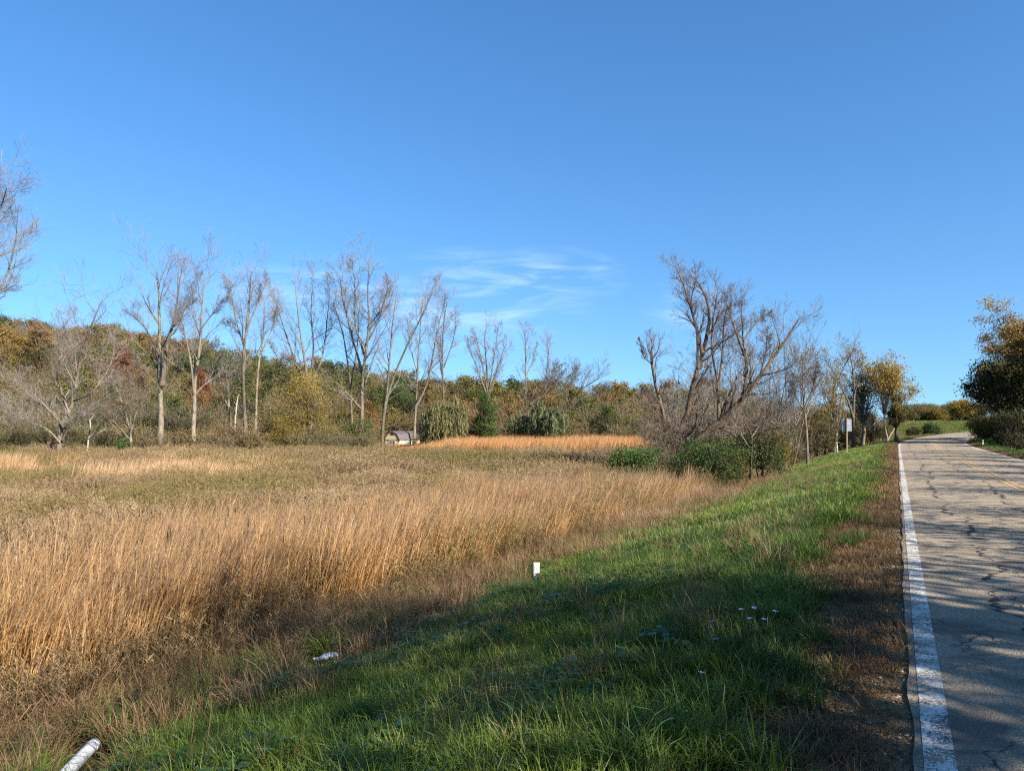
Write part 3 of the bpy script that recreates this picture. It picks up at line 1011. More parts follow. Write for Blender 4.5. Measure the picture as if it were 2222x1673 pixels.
bare_tree("short crooked dead trunk in the bank's green bushes", 41,
          [([(1628, 1050), (1629, 990), (1630, 940), (1615, 910)], 0.12, 0.04), ([(1630, 945), (1650, 915), (1655, 900)], 0.05, 0.02)], 151, trunk_mat=PALE, twig_mat=TWD, nb=8, lo=0.4, ratio=0.6, n2=6, n3=5, tw=0.014, name="dead_snag")


# leafy trees ------------------------------------------------------
def leaf_tree(label, base, H, blobs, leaf_mats, nclump, nleaf, size, seed, trunk_r=0.2, trunk_mat=None, name="leafy_tree", cat="tree", group=None, trunk_to=0.6, spread=0.55, shell=0.45, lean=(0, 0), twigs=True, stems=1):
    """blobs: [(cx, cy, cz, rx, ry, rz)] relative to the foot; clumps of leaf-sized faces fill them, branches run to the clumps"""
    rng = np.random.default_rng(seed)
    root = thing(name, label, cat, base, group=group)
    gt_, gl = Geo(), Geo()
    bl_ = np.array(blobs, float)
    vol = bl_[:, 3] * bl_[:, 4] * bl_[:, 5]
    pick = rng.choice(len(bl_), nclump, p=vol ** 0.7 / (vol ** 0.7).sum())
    d = unit(rng.normal(size=(nclump, 3)))
    r = (shell + (1 - shell) * rng.random((nclump, 1))) ** 0.6
    C = bl_[pick, :3] + d * r * bl_[pick, 3:]
    C[:, 2] = np.maximum(C[:, 2], 0.15)
    top = np.array([lean[0], lean[1], H * trunk_to])
    trunks = []
    for q in range(stems):
        off = np.array([rng.normal() * 0.12 * (stems > 1), rng.normal() * 0.12 * (stems > 1), 0])
        tp = top + np.array([rng.normal(), rng.normal(), 0]) * (0.05 if H > 6 else 0.14) * H * (stems > 1)
        tr = res([off, tp * 0.35 + off + rng.normal(size=3) * np.array([0.04, 0.04, 0]) * H, tp * 0.7 + off, tp], 12)
        trunks.append(tr)
        gt_.tubes(tr[None], (np.linspace(1, 0.35, 12) * trunk_r * (1 + 0.5 * np.exp(-np.linspace(0, 1, 12) * 12)))[None], 8, lt=rng.random(1))
    if twigs:
        k = rng.integers(4, 12, nclump)
        which = rng.integers(0, stems, nclump)
        st_ = np.array([trunks[w][min(11, kk)] for w, kk in zip(which, k)])
        low = st_[:, 2] > C[:, 2] - 0.1 * H
        st_[low] = np.array([trunks[w][4] for w in which[low]])
        mid = st_ * 0.5 + C * 0.5 + np.array([0, 0, 1]) * 0.03 * H + rng.normal(size=C.shape) * 0.03 * H
        P = np.stack([st_, st_ * 0.7 + mid * 0.3, mid, mid * 0.4 + C * 0.6, C], 1)
        gt_.tubes(P, np.linspace(1, 0.2, 5)[None] * (trunk_r * 0.28) * np.ones((nclump, 1)), 4, lt=rng.random(nclump))
        tw_ = unit(rng.normal(size=(nclump * 5, 3)) + np.array([0, 0, 0.4]))
        b, rr2 = grow(np.repeat(C, 5, 0), tw_, np.full(nclump * 5, spread * 1.3), np.full(nclump * 5, 0.012), 3, 0.2, 0.05, rng)
        gt_.ribbons(b, np.full(b.shape[:2], max(0.012, size * 0.12)), lt=rng.random(len(b)), rng=rng)
    shade = rng.random(nclump) * 0.5
    mats = leaf_mats if isinstance(leaf_mats, list) else [leaf_mats]
    mi = rng.integers(0, len(mats), nclump)
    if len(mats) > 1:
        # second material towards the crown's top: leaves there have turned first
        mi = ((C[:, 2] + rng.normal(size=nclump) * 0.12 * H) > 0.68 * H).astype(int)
    for q in range(len(mats)):
        Cq, sh = C[mi == q], shade[mi == q]
        if not len(Cq):
            continue
        P = np.repeat(Cq, nleaf, 0) + rng.normal(size=(len(Cq) * nleaf, 3)) * spread * np.array([1, 1, 0.7])
        keep = P[:, 2] > 0.02
        lt = np.clip(np.repeat(sh, nleaf) + 0.5 * rng.random(len(P)), 0, 1)
        gl.leaves(P[keep], (size * (0.65 + 0.7 * rng.random(len(P))))[keep], lt[keep], mi=q, rng=rng)
    link("trunk", gt_.mesh("trunk", trunk_mat or M_BARK_DARK, True), root)
    link("crown", gl.mesh("crown", mats), root)
    return root


def at_px(u, depth):
    x = (u - U0) / F * depth
    return (x, depth, gz(x, depth) - 0.05)


def ptree(label, u, depth, vtop, wpx, mats, seed, dens=1.0, size=None, low=0.25, squash=1.0, **kw):
    """a leafy tree or bush sized from the picture: foot column u, distance, top row, crown width in pixels"""
    b = at_px(u, depth)
    H = EYE - (vtop - VH) / F * depth - b[2]
    W = wpx * depth / F * 0.5
    rng = np.random.default_rng(seed + 1000)
    blobs = []
    nbl = kw.pop("nblob", 7)
    for q in range(nbl):
        f = q / max(1, nbl - 1)
        zc_ = H * (low + (0.84 - low) * f)
        wr = W * (0.45 + 0.75 * math.sin(math.pi * min(1, 0.18 + 0.72 * f)) * 0.75) * squash
        blobs.append((rng.normal() * W * 0.30 * (1 - 0.6 * f), rng.normal() * W * 0.3, min(zc_, H - wr * 0.3), wr * 0.72, wr * 0.72, max(H * 0.14, wr * 0.4)))
    sz = size or max(0.1, depth * 0.0016)
    area = H * W * 2
    ncl = int(np.clip(area * 3.0 * dens, 25, 220))
    return leaf_tree(label, b, H, blobs, mats, ncl, kw.pop("nleaf", 60), sz, seed, spread=kw.pop("spread", max(0.22, W * 0.16)), **kw)


ptree("golden yellow willow with rounded crown in front of the vase-shaped tree", 662, 95, 802, 165, [M_LEAF_GOLD, M_LEAF_YELLOW], 201, dens=1.7, low=0.30, trunk_r=0.3, trunk_mat=PALE, nleaf=75, stems=3, shell=0.3)
ptree("low golden brown willow bush beside the yellow willow", 615, 88, 905, 90, M_LEAF_GOLD, 202, dens=1.8, low=0.2, trunk_r=0.1, cat="bush", name="willow_bush", stems=3)
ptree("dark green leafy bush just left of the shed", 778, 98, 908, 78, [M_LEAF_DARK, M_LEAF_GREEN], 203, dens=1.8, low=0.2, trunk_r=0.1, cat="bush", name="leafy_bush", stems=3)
ptree("bright green slender poplar between the two weeping willows", 1050, 104, 842, 58, M_LEAF_GREEN, 204, dens=1.6, low=0.2, trunk_r=0.15, nblob=9)
ptree("low dark green bush at the foot of the leaning willow", 262, 73, 948, 60, [M_LEAF_DARK, M_LEAF_GREEN], 205, dens=2, low=0.3, cat="bush", name="leafy_bush", trunk_r=0.05, stems=3)
ptree("dark green round oak on the hilltop behind the narrow-crowned tree", 500, 165, 762, 95, M_LEAF_DARK, 206, dens=0.9, low=0.4, trunk_r=0.4)
ptree("dark green tree on the hill behind the mottled trunk", 425, 160, 742, 80, M_LEAF_DARK, 207, dens=0.9, low=0.35, trunk_r=0.4)
ptree("orange maple highest on the hill at the picture's left", 85, 150, 684, 56, [M_LEAF_OLIVE, M_LEAF_ORANGE], 208, dens=0.9, low=0.4, trunk_r=0.3)
ptree("rust red tree on the hill left of the tallest forked tree", 268, 150, 738, 46, M_LEAF_RUST, 209, dens=1.0, low=0.4, trunk_r=0.3)
ptree("orange tree low on the hill behind the tallest forked tree", 312, 140, 785, 50, M_LEAF_ORANGE, 210, dens=0.8, low=0.4, trunk_r=0.25)
ptree("small rust red tree between the mottled trunk and the third trunk", 440, 140, 792, 34, M_LEAF_RUST, 211, dens=1.0, low=0.4, trunk_r=0.25)
ptree("dark green oak behind the shed's ridge", 862, 135, 822, 90, [M_LEAF_DARK, M_LEAF_GREEN], 212, dens=1.0, low=0.3, trunk_r=0.35)
ptree("dark green tree poking above the brush right of the fanning bare tree", 1297, 170, 862, 30, M_LEAF_DARK, 213, dens=1.2, low=0.4, trunk_r=0.3)
ptree("rust brown oak showing above the brush left of the half-dead tree", 1345, 165, 862, 40, [M_LEAF_RUST, M_LEAF_OAK], 214, dens=1.2, low=0.4, trunk_r=0.3)
ptree("dark green cedar behind the low bending tree", 1165, 160, 866, 30, M_LEAF_DARK, 215, dens=1.4, low=0.25, trunk_r=0.3)

# green bushes round the foot of the half-dead tree
ptree("glossy green sumac bush left of the half-dead tree's foot", 1372, 38.5, 968, 150, M_LEAF_GREEN, 220, dens=11, low=0.32, cat="bush", name="leafy_bush", trunk_r=0.05, size=0.10, nleaf=70, stems=4, spread=0.22, nblob=9)
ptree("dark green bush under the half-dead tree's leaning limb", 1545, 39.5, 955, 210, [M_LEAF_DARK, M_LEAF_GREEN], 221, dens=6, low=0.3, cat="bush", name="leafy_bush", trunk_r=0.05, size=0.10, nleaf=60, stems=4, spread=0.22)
ptree("twiggy olive bush rounding out the bank's thicket beside the grass", 1655, 42, 915, 150, [M_LEAF_DARK, M_LEAF_OLIVE], 222, dens=4, low=0.3, cat="bush", name="leafy_bush", trunk_r=0.05, size=0.10, nleaf=45, stems=5, spread=0.3)
ptree("yellowing olive shrub behind the bank's thicket", 1690, 52, 930, 90, M_LEAF_GOLD, 223, dens=3, low=0.3, cat="bush", name="leafy_bush", trunk_r=0.05, size=0.1, nleaf=35, stems=4)
ptree("small orange-leaved bush in the middle of the bank's thicket", 1598, 40, 985, 36, M_LEAF_ORANGE, 224, dens=8, low=0.35, cat="bush", name="leafy_bush", trunk_r=0.03, size=0.08, nleaf=25, stems=3)

# right-hand grove beyond the sign
ptree("golden cottonwood with slim crown left of the cream-trunked pair", 1870, 86, 768, 80, M_LEAF_YELLOW, 230, dens=0.8, low=0.45, trunk_r=0.22, trunk_mat=PALE, nleaf=32, size=0.17)
ptree("golden cottonwood with twin cream trunks leaning over the road's bend", 1921, 84, 764, 100, M_LEAF_YELLOW, 231, dens=1.2, low=0.58, trunk_r=0.10, trunk_mat=M_BARK_BIRCH, nleaf=42, size=0.18, stems=2, lean=(0.7, 0), trunk_to=0.8)
ptree("dark little oak leaning beside the road's bend", 1945, 82, 842, 46, [M_LEAF_OAK, M_LEAF_GOLD], 232, dens=1.6, low=0.35, trunk_r=0.22, nleaf=40, size=0.16)
ptree("thin-leaved yellow tree behind the first road sign", 1808, 80, 770, 90, M_LEAF_YELLOW, 233, dens=0.5, low=0.5, trunk_r=0.2, trunk_mat=PALE, nleaf=26, size=0.16)
bare_tree("forked half-bare cottonwood with dark limbs above the first road sign", 82,
          [([(1852, 985), (1852, 900), (1853, 840), (1850, 790), (1842, 755)], 0.26, 0.04), ([(1852, 905), (1838, 860), (1815, 810), (1790, 770)], 0.2, 0.04), ([(1853, 850), (1868, 800), (1872, 770)], 0.12, 0.03), ([(1820, 815), (1835, 780), (1850, 750)], 0.1, 0.03)],
          234, trunk_mat=DARK, twig_mat=TWD, nb=9, lo=0.4, ratio=0.28, n2=6, n3=4, tw=0.02, leaves=(M_LEAF_YELLOW, 2, 0.17, 0.16))
for k, (u, d_, vt, w, mt, lab) in enumerate([
        (1790, 74, 900, 80, M_LEAF_OLIVE, "olive shrub left of the first road sign"),
        (1775, 78, 872, 70, M_LEAF_GOLD, "mustard yellow shrub behind the lone straight trunk"),
        (1848, 90, 890, 70, M_LEAF_OLIVE, "brown olive shrub behind the first road sign"),
        (1885, 92, 895, 60, M_LEAF_ORANGE, "orange brown shrub around the second road sign"),
        (1912, 95, 905, 50, M_LEAF_OLIVE, "dull green shrub under the cream-trunked cottonwood"),
        (1822, 100, 862, 70, M_LEAF_GOLD, "yellow-leaved bush deep in the grove behind the sign")]):
    ptree(lab, u, d_, vt, w, mt, 240 + k, dens=1.3, low=0.25, cat="bush", name="roadside_shrub", trunk_r=0.06, size=0.15, nleaf=40, stems=4)

# far side of the bend
ptree("round golden tree standing alone on the far field's edge", 2085, 205, 868, 52, [M_LEAF_GOLD, M_LEAF_YELLOW], 250, dens=1.2, low=0.4, trunk_r=0.35, trunk_mat=PALE, size=0.34, nleaf=50)
GF = "trees in line beyond the far green field"
FAR = [(1962, 886, M_LEAF_OLIVE), (1988, 882, M_LEAF_GOLD), (2010, 888, M_LEAF_OLIVE), (2032, 886, M_LEAF_GOLD), (2055, 884, M_LEAF_ORANGE), (2108, 886, M_LEAF_DARK), (2125, 880, M_LEAF_DARK)]
FARL = ["olive tree at the near end of the far field's tree line, by the little oak", "golden olive tree second in the far field's tree line", "dull olive tree midway along the far field's tree line", "low golden tree midway along the far field's tree line",
        "orange brown tree touching the lone golden tree", "dark evergreen right of the lone golden tree", "dark evergreen half hidden by the roadside oak"]
for k, (u, vt, mt) in enumerate(FAR):
    ptree(FARL[k], u, 225 + (k % 3) * 8, vt, 44 if k < 5 else 24, mt, 260 + k, dens=1.0, low=0.35, group=GF, size=0.36, trunk_r=0.3, nleaf=45, name="far_tree")
ptree("dark rounded bush in the field by the road's far bend", 2016, 150, 918, 40, M_LEAF_DARK, 270, dens=3, low=0.3, cat="bush", name="field_bush", size=0.22, trunk_r=0.05)
ptree("low olive bush left of the dark field bush", 1984, 146, 925, 34, M_LEAF_OLIVE, 271, dens=3, low=0.3, cat="bush", name="field_bush", size=0.2, trunk_r=0.05)

# trees along the right side of the road: they shade it
def st_place(s, t):
    x, y = road_xy(np.array([float(s)]), np.array([float(t)]))
    return (float(x[0]), float(y[0]), gz(x[0], y[0]) - 0.05)


def roadside(label, s, t, H, W, mats, seed, dens=1.0, **kw):
    b = st_place(s, t)
    rng = np.random.default_rng(seed)
    blobs = []
    for q in range(8):
        f = q / 7
        wr = W * 0.5 * (0.55 + 0.55 * math.sin(math.pi * min(1, 0.15 + 0.75 * f)))
        blobs.append((rng.normal() * W * 0.16, rng.normal() * W * 0.16, H * (0.22 + 0.7 * f), wr * 0.75, wr * 0.75, H * 0.11))
    return leaf_tree(label, b, H, blobs, mats, int(150 * dens), kw.pop("nleaf", 75), kw.pop("size", 0.13), seed, trunk_r=kw.pop("trunk_r", 0.25), spread=kw.pop("spread", 0.42), shell=0.35, **kw)


def roadside_px(label, u, depth, vtop, W, mats, seed, **kw):
    b = at_px(u, depth)
    s_, t_ = road_st(np.array([b[0]]), np.array([b[1]]))
    return roadside(label, float(s_[0]), float(t_[0]), EYE - (vtop - VH) / F * depth - b[2], W, mats, seed, **kw)


GR = "roadside trees shading the road"
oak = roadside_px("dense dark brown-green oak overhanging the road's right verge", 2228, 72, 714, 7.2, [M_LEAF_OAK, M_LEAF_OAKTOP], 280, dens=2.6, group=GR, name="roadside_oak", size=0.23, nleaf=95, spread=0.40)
tall = roadside_px("taller pale golden tree behind the dark roadside oak", 2206, 81, 655, 7.2, M_LEAF_OAKTOP, 281, dens=1.6, nleaf=70, group=GR, name="roadside_tree", trunk_mat=PALE, size=0.19)
for k, (u, dp, vt, ww, mt, lab) in enumerate([
        (2138, 88, 908, 4.2, M_LEAF_OAK, "dark bush at the foot of the roadside oak, nearest the road's bend"),
        (2176, 74, 902, 4.8, [M_LEAF_OAK, M_LEAF_GOLD], "brown-green bush behind the two white posts on the right verge"),
        (2215, 64, 890, 4.6, [M_LEAF_OAK, M_LEAF_OAK], "dark brown-green bush at the picture's right edge"),
        (2195, 78, 860, 4.8, M_LEAF_OAK, "tall dark bush hiding the roadside oak's trunk")]):
    roadside_px(lab, u, dp, vt, ww, mt, 290 + k, dens=0.9, group=None, name="roadside_bush", cat="bush", trunk_r=0.05, spread=0.3, stems=4)
ROW = [(-22, RW + 6.0, 13.8), (-15.5, RW + 5.0, 13.4), (-10, RW + 6.5, 14.2), (-4.5, RW + 5.0, 13.0), (1.0, RW + 6.4, 13.8), (5.2, RW + 5.0, 12.8), (-18, RW + 10.5, 15.8), (-7, RW + 11, 15.6), (2.0, RW + 10.5, 15.0),
       (11, RW + 4.8, 8.4), (16, RW + 5.6, 8.0), (21, RW + 4.6, 7.4), (26.5, RW + 5.6, 7.8), (31.5, RW + 4.6, 7.2), (36.5, RW + 5.4, 7.2), (44, RW + 5.0, 7.6), (49, RW + 6.0, 8.4), (55, RW + 5.0, 7.6), (61, RW + 6.0, 7.6)]
SHADE = [roadside("tree out of view on the right whose shadow falls across the road", -30 - 7 * q, RW + 7, 12.0, 7.0, M_LEAF_OAKTOP, 285 + q, dens=0.70, nleaf=28, size=0.21, spread=0.72, group=GR, name="roadside_tree", trunk_mat=PALE) for q in range(2)]
for k, (s, t, hh) in enumerate(ROW):
    src = SHADE[k % 2]
    copy_thing(src, st_place(s, t), k * 2.4, hh / 12.0, "tree out of view on the right whose shadow falls across the road", GR)


# weeping willows --------------------------------------------------
def weeping(label, u, depth, vtop, wpx, mat, seed):
    rng = np.random.default_rng(seed)
    b = at_px(u, depth)
    H = EYE - (vtop - VH) / F * depth - b[2]
    W = wpx * depth / F * 0.5
    root = thing("weeping_willow", label, "tree", b)
    gt_, gl = Geo(), Geo()
    tr = res([(0, 0, 0), (0.1 * W, 0, H * 0.3), (-0.1 * W, 0, H * 0.62)], 8)
    gt_.tubes(tr[None], np.linspace(0.32, 0.16, 8)[None], 8)
    N = 460
    nd = 6                                               # the crown is several leaning domes of different height
    dc = np.stack([rng.normal(size=nd) * W * 0.42, rng.normal(size=nd) * W * 0.42, H * (0.62 + 0.38 * rng.random(nd))], 1)
    dc[0] = (0, 0, H)
    di = rng.integers(0, nd, N)
    th = rng.random(N) * 2 * math.pi
    rr = W * 0.62 * np.sqrt(rng.random(N))
    top = np.stack([dc[di, 0] + rr * np.cos(th), dc[di, 1] + rr * np.sin(th), dc[di, 2] * (1 - 0.5 * (rr / W) ** 1.5) * (0.8 + 0.2 * rng.random(N))], 1)
    z0 = top[:, 2]
    end = top.copy()
    end[:, :2] += 0.25 * (top[:, :2] - dc[di, :2]) + rng.normal(size=(N, 2)) * 0.2
    end[:, 2] = np.maximum(0.2, z0 - H * (0.15 + 0.5 * rng.random(N)))
    start = np.array([0, 0, H * 0.6]) + 0.25 * (top - np.array([0, 0, H * 0.6]))
    P = np.stack([top * (1 - f) + end * f + np.array([0, 0, 1]) * (H * 0.06 * math.sin(math.pi * f)) for f in np.linspace(0, 1, 6)], 1) + rng.normal(size=(N, 6, 3)) * 0.06
    gl.ribbons(P, np.full((N, 6), 0.02), lt=rng.random(N), rng=rng)
    lim = rng.choice(N, 60)
    gt_.tubes(np.stack([start[lim] * 0.0 + np.array([0, 0, H * 0.55]), start[lim], (start[lim] + top[lim]) / 2 + np.array([0, 0, 0.3]), top[lim]], 1), np.linspace(0.09, 0.02, 4)[None] * np.ones((60, 1)), 4)
    k = 26
    f = rng.random((N, k))
    i = np.minimum((f * 5).astype(int), 4)
    fr = (f * 5 - i)[..., None]
    Q = P[np.arange(N)[:, None], i] * (1 - fr) + P[np.arange(N)[:, None], i + 1] * fr
    Q = Q.reshape(-1, 3) + rng.normal(size=(N * k, 3)) * 0.10
    lt = np.clip(np.repeat(rng.random(N), k) * 0.6 + 0.4 * rng.random(N * k), 0, 1)
    # long narrow leaves hanging along the strands
    e = Q + np.array([0, 0, -1]) * (0.30 + 0.25 * rng.random((N * k, 1))) + rng.normal(size=Q.shape) * 0.05
    gl.ribbons(np.stack([Q, (Q + e) / 2, e], 1), np.array([[0.05, 0.10, 0.03]]) * np.ones((N * k, 1)), lt=lt, rng=rng)
    link("trunk", gt_.mesh("trunk", M_BARK_DARK, True), root)
    link("crown", gl.mesh("crown", mat), root)


weeping("pale olive weeping willow in the middle of the tree line", 985, 100, 852, 92, M_LEAF_WILLOW, 301)
weeping("rounder green weeping willow under the bending bare tree", 1172, 104, 862, 84, M_LEAF_WILLOW2, 302)

# ------------------------------------------------------------------ scattered plants (nobody could count them)
def scatter(name, label, protos, P, rot, scl, idx, tint, kind="stuff"):
    """one object: its points carry turn, size, kind of plant and tint; the plants' meshes are placed on them"""
    P = np.asarray(P, np.float32)
    N = len(P)
    me_ = bpy.data.meshes.new(name)
    me_.vertices.add(N)
    me_.vertices.foreach_set("co", P.ravel())
    for nm, typ, key, arr in (("rot", "FLOAT_VECTOR", "vector", rot), ("scl", "FLOAT_VECTOR", "vector", scl), ("idx", "INT", "value", idx), ("tint", "FLOAT", "value", tint)):
        at = me_.attributes.new(nm, typ, "POINT")
        arr = np.asarray(arr)
        at.data.foreach_set(key, (arr.astype(np.int32) if typ == "INT" else arr.astype(np.float32)).ravel())
    ob = tag(link(name, me_), label, kind=kind)
    ng = bpy.data.node_groups.new(name, "GeometryNodeTree")
    ng.interface.new_socket("Geometry", in_out="INPUT", socket_type="NodeSocketGeometry")
    ng.interface.new_socket("Geometry", in_out="OUTPUT", socket_type="NodeSocketGeometry")
    N_, L_ = ng.nodes, ng.links.new
    gi, go = N_.new("NodeGroupInput"), N_.new("NodeGroupOutput")
    ip, jn = N_.new("GeometryNodeInstanceOnPoints"), N_.new("GeometryNodeJoinGeometry")
    for pm in protos:
        po = bpy.data.objects.new(name + "_plant", pm)
        oi, g2 = N_.new("GeometryNodeObjectInfo"), N_.new("GeometryNodeGeometryToInstance")
        oi.inputs["Object"].default_value = po
        L_(oi.outputs["Geometry"], g2.inputs[0])
        L_(g2.outputs[0], jn.inputs[0])
    L_(gi.outputs[0], ip.inputs["Points"])
    L_(jn.outputs[0], ip.inputs["Instance"])
    ip.inputs["Pick Instance"].default_value = True
    for nm, dt, sock in (("idx", "INT", "Instance Index"), ("rot", "FLOAT_VECTOR", "Rotation"), ("scl", "FLOAT_VECTOR", "Scale")):
        na = N_.new("GeometryNodeInputNamedAttribute")
        na.data_type = dt
        na.inputs["Name"].default_value = nm
        L_([o for o in na.outputs if o.enabled][0], ip.inputs[sock])
    L_(ip.outputs[0], go.inputs[0])
    ob.modifiers.new("scatter", "NODES").node_group = ng
    return ob


CLEAR = []                                            # (x, y, radius, reach towards the road) kept free of tall plants


def clear_mask(X, Y):
    k = np.ones(len(X), bool)
    for cx, cy, r, reach in CLEAR:
        d = np.array([cx, cy]) / math.hypot(cx, cy)
        al = (X - cx) * -d[0] + (Y - cy) * -d[1]
        ac = (X - cx) * d[1] - (Y - cy) * d[0]
        k &= ~((np.abs(ac) < r) & (al > -r * 0.6) & (al < reach))
    return k


for u, v, r, reach in ((1164, 1252, 0.22, 2.4), (712, 1446, 0.24, 0.9), (200, 1655, 0.26, 1.5), (165, 1690, 0.26, 1.3), (1818, 986, 0.4, 3), (2132, 967, 0.5, 3), (2194, 978, 0.5, 3)):
    q = ray_ground(u, v)
    CLEAR.append((q[0], q[1], r, reach))


def put(name, label, protos, X, Y, tint, smin, smax, rng, tilt=0.12, dz=-0.02, zs=None, hgt=None, yaw=None, size=None):
    X, Y, tint = np.asarray(X), np.asarray(Y), np.asarray(tint)
    ck = clear_mask(X, Y)
    X, Y, tint = X[ck], Y[ck], tint[ck]
    if hgt is not None:
        hgt = np.asarray(hgt)[ck]
    N = len(X)
    Z = height(X, Y) + dz
    sc_ = smin + (smax - smin) * rng.random(N)
    if size is not None:
        sc_ = sc_ * np.asarray(size)[ck]
    zz_ = sc_ if zs is None else sc_ * zs
    if hgt is not None:
        zz_ = zz_ * hgt
    yw = rng.random(N) * 2 * math.pi if yaw is None else yaw + rng.normal(size=N) * 0.35
    rot = np.stack([rng.normal(size=N) * tilt, rng.normal(size=N) * tilt, yw], 1)
    return scatter(name, label, protos, np.stack([X, Y, Z], 1), rot, np.stack([sc_, sc_, zz_], 1), rng.integers(0, len(protos), N), np.clip(tint, 0, 1))


def in_view(X, Y, pad=160):
    u = uof(X, Y)
    slack = 4200.0 / np.maximum(Y, 1.0)                  # about two and a half metres more on either side
    return (Y > 1.0) & (u > -pad - slack) & (u < 2222 + pad + slack)


def pts_st(n, s0, s1, t0, t1, rng):
    s = s0 + (s1 - s0) * rng.random(n)
    t = t0 + (t1 - t0) * rng.random(n)
    X, Y = road_xy(s, t)
    k = in_view(X, Y)
    return X[k], Y[k], s[k], t[k]


# -- brush on the hillside
def brush_proto(seed, H, n1, leaf, leafmat, twm, nl):
    rng = np.random.default_rng(seed)
    G = Geo()
    N = n1
    D = unit(np.stack([rng.normal(size=N) * 0.42, rng.normal(size=N) * 0.42, np.ones(N)], 1))
    P0 = np.stack([rng.normal(size=N) * H * 0.10, rng.normal(size=N) * H * 0.10, np.zeros(N)], 1)
    Ln = H * (0.7 + 0.4 * rng.random(N))
    b1, r1 = grow(P0, D, Ln, np.full(N, 0.05), 6, 0.12, 0.06, rng)
    G.tubes(b1, np.maximum(r1, 0.015), 3, lt=rng.random(N))
    p2 = spawn(b1, r1, Ln, 9, 0.2, 1, 0.35, 0.9, 0.42, 0.6, rng)
    b2, r2 = grow(p2[0], p2[1], p2[2], np.maximum(p2[3], 0.012), 4, 0.16, 0.08, rng)
    G.ribbons(b2, np.maximum(2 * r2, 0.026), lt=rng.random(len(b2)), rng=rng)
    p3 = spawn(b2, r2, p2[2], 6, 0.1, 1, 0.3, 0.9, 0.55, 0.7, rng)
    b3, r3 = grow(p3[0], p3[1], p3[2], np.full(len(p3[0]), 0.01), 2, 0.15, 0.05, rng)
    G.ribbons(b3, np.full(b3.shape[:2], 0.026), lt=rng.random(len(b3)), rng=rng)
    if nl:
        i = rng.integers(0, len(b3), nl)
        P = b3[i, -1] + rng.normal(size=(nl, 3)) * 0.25
        cl_ = rng.random(len(b3))[i]
        G.leaves(P, leaf * (0.6 + 0.8 * rng.random(nl)), np.clip(cl_ * 0.4 + rng.random(nl) * 0.6, 0, 1), mi=1, rng=rng)
    return G.mesh("brush", [twm, leafmat])


TSTOPS = [(0.0, (0.050, 0.074, 0.018)), (0.22, (0.10, 0.11, 0.026)), (0.45, (0.18, 0.145, 0.034)), (0.68, (0.20, 0.135, 0.045)), (0.88, (0.25, 0.155, 0.04)), (1.0, (0.24, 0.11, 0.04))]
M_BRUSHLEAF = veg_mat("brush_leaf", [(0, (0.10, 0.085, 0.035)), (1, (0.10, 0.085, 0.035))], None, 0.5, 0.25, TSTOPS, 0.92, val=0.45)
M_BRUSHTWIG = bark_mat("brush_twig", (0.085, 0.064, 0.045), (0.20, 0.155, 0.11), 1, 1)
BR = [brush_proto(401, 5.5, 26, 0.20, M_BRUSHLEAF, M_BRUSHTWIG, 900), brush_proto(402, 6.5, 22, 0.20, M_BRUSHLEAF, M_BRUSHTWIG, 300),
      brush_proto(403, 4.5, 24, 0.22, M_BRUSHLEAF, M_BRUSHTWIG, 2600), brush_proto(404, 5.0, 20, 0.24, M_BRUSHLEAF, M_BRUSHTWIG, 3600)]


def wood_proto(seed, H, W, ncl, nlf, sz):
    """a whole small broadleaf tree: stem, limbs and clumped leaves"""
    rng = np.random.default_rng(seed)
    G = Geo()
    G.tubes(res([(0, 0, 0), (0.1, 0.05, H * 0.3), (-0.1, 0.1, H * 0.75)], 6)[None], np.linspace(0.16, 0.05, 6)[None], 5)
    d = unit(rng.normal(size=(ncl, 3)))
    C = d * (0.45 + 0.55 * rng.random((ncl, 1))) ** 0.6 * np.array([W, W, H * 0.33]) + np.array([0, 0, H * 0.64])
    C += 0.35 * W * (rng.random((ncl, 3)) - 0.5)
    st0 = np.array([0, 0, H * 0.35]) * np.ones((ncl, 1)) + np.array([0, 0, H * 0.3]) * rng.random((ncl, 1))
    G.tubes(np.stack([st0, (st0 + C) / 2 + np.array([0, 0, 0.2]), C], 1), np.array([[0.05, 0.03, 0.012]]) * np.ones((ncl, 1)), 3)
    P = np.repeat(C, nlf, 0) + rng.normal(size=(ncl * nlf, 3)) * np.array([0.5, 0.5, 0.36]) * W * 0.36
    G.leaves(P, sz * (0.6 + 0.8 * rng.random(len(P))), np.clip(np.repeat(rng.random(ncl) * 0.5, nlf) + rng.random(len(P)) * 0.5, 0, 1), mi=1, rng=rng)
    return G.mesh("wood", [M_BRUSHTWIG, M_BRUSHLEAF])


WOOD = [wood_proto(421, 8.5, 2.6, 46, 70, 0.30), wood_proto(422, 7.0, 2.9, 50, 60, 0.30), wood_proto(423, 9.5, 2.3, 40, 60, 0.30), wood_proto(424, 6.0, 2.2, 30, 55, 0.28)]
rng = np.random.default_rng(41)
n_ = 2600
Y = 92 + 128 * rng.random(n_) ** 0.85
X = (-160 + 2330 * rng.random(n_) - U0) / F * Y
s_, t_ = road_st(X, Y)
edge = 97 + 5 * fbm(X / 9, X * 0, 3) + np.where(uof(X, Y) > 830, 10, 0) * (uof(X, Y) < 1420)
ok = (t_ < -9) & ~((uof(X, Y) > 800) & (uof(X, Y) < 935) & (Y < 126)) & (Y > edge) & ~((X > 45) & (Y > 118)) & ((uof(X, Y) < 1990))
X, Y = X[ok], Y[ok]
tt = np.clip(fbm(X / 13, Y / 13, 77, 3) * 1.5 - 0.25 + rng.normal(size=len(X)) * 0.14, 0, 0.93)
rise = 0.75 + 0.5 * smooth(110, 190, Y)
kk = rng.random(len(X)) < 0.38 * smooth(0.30, 0.6, fbm(X / 17, Y / 17, 79, 2)) * 2
kk &= (Y > 104)
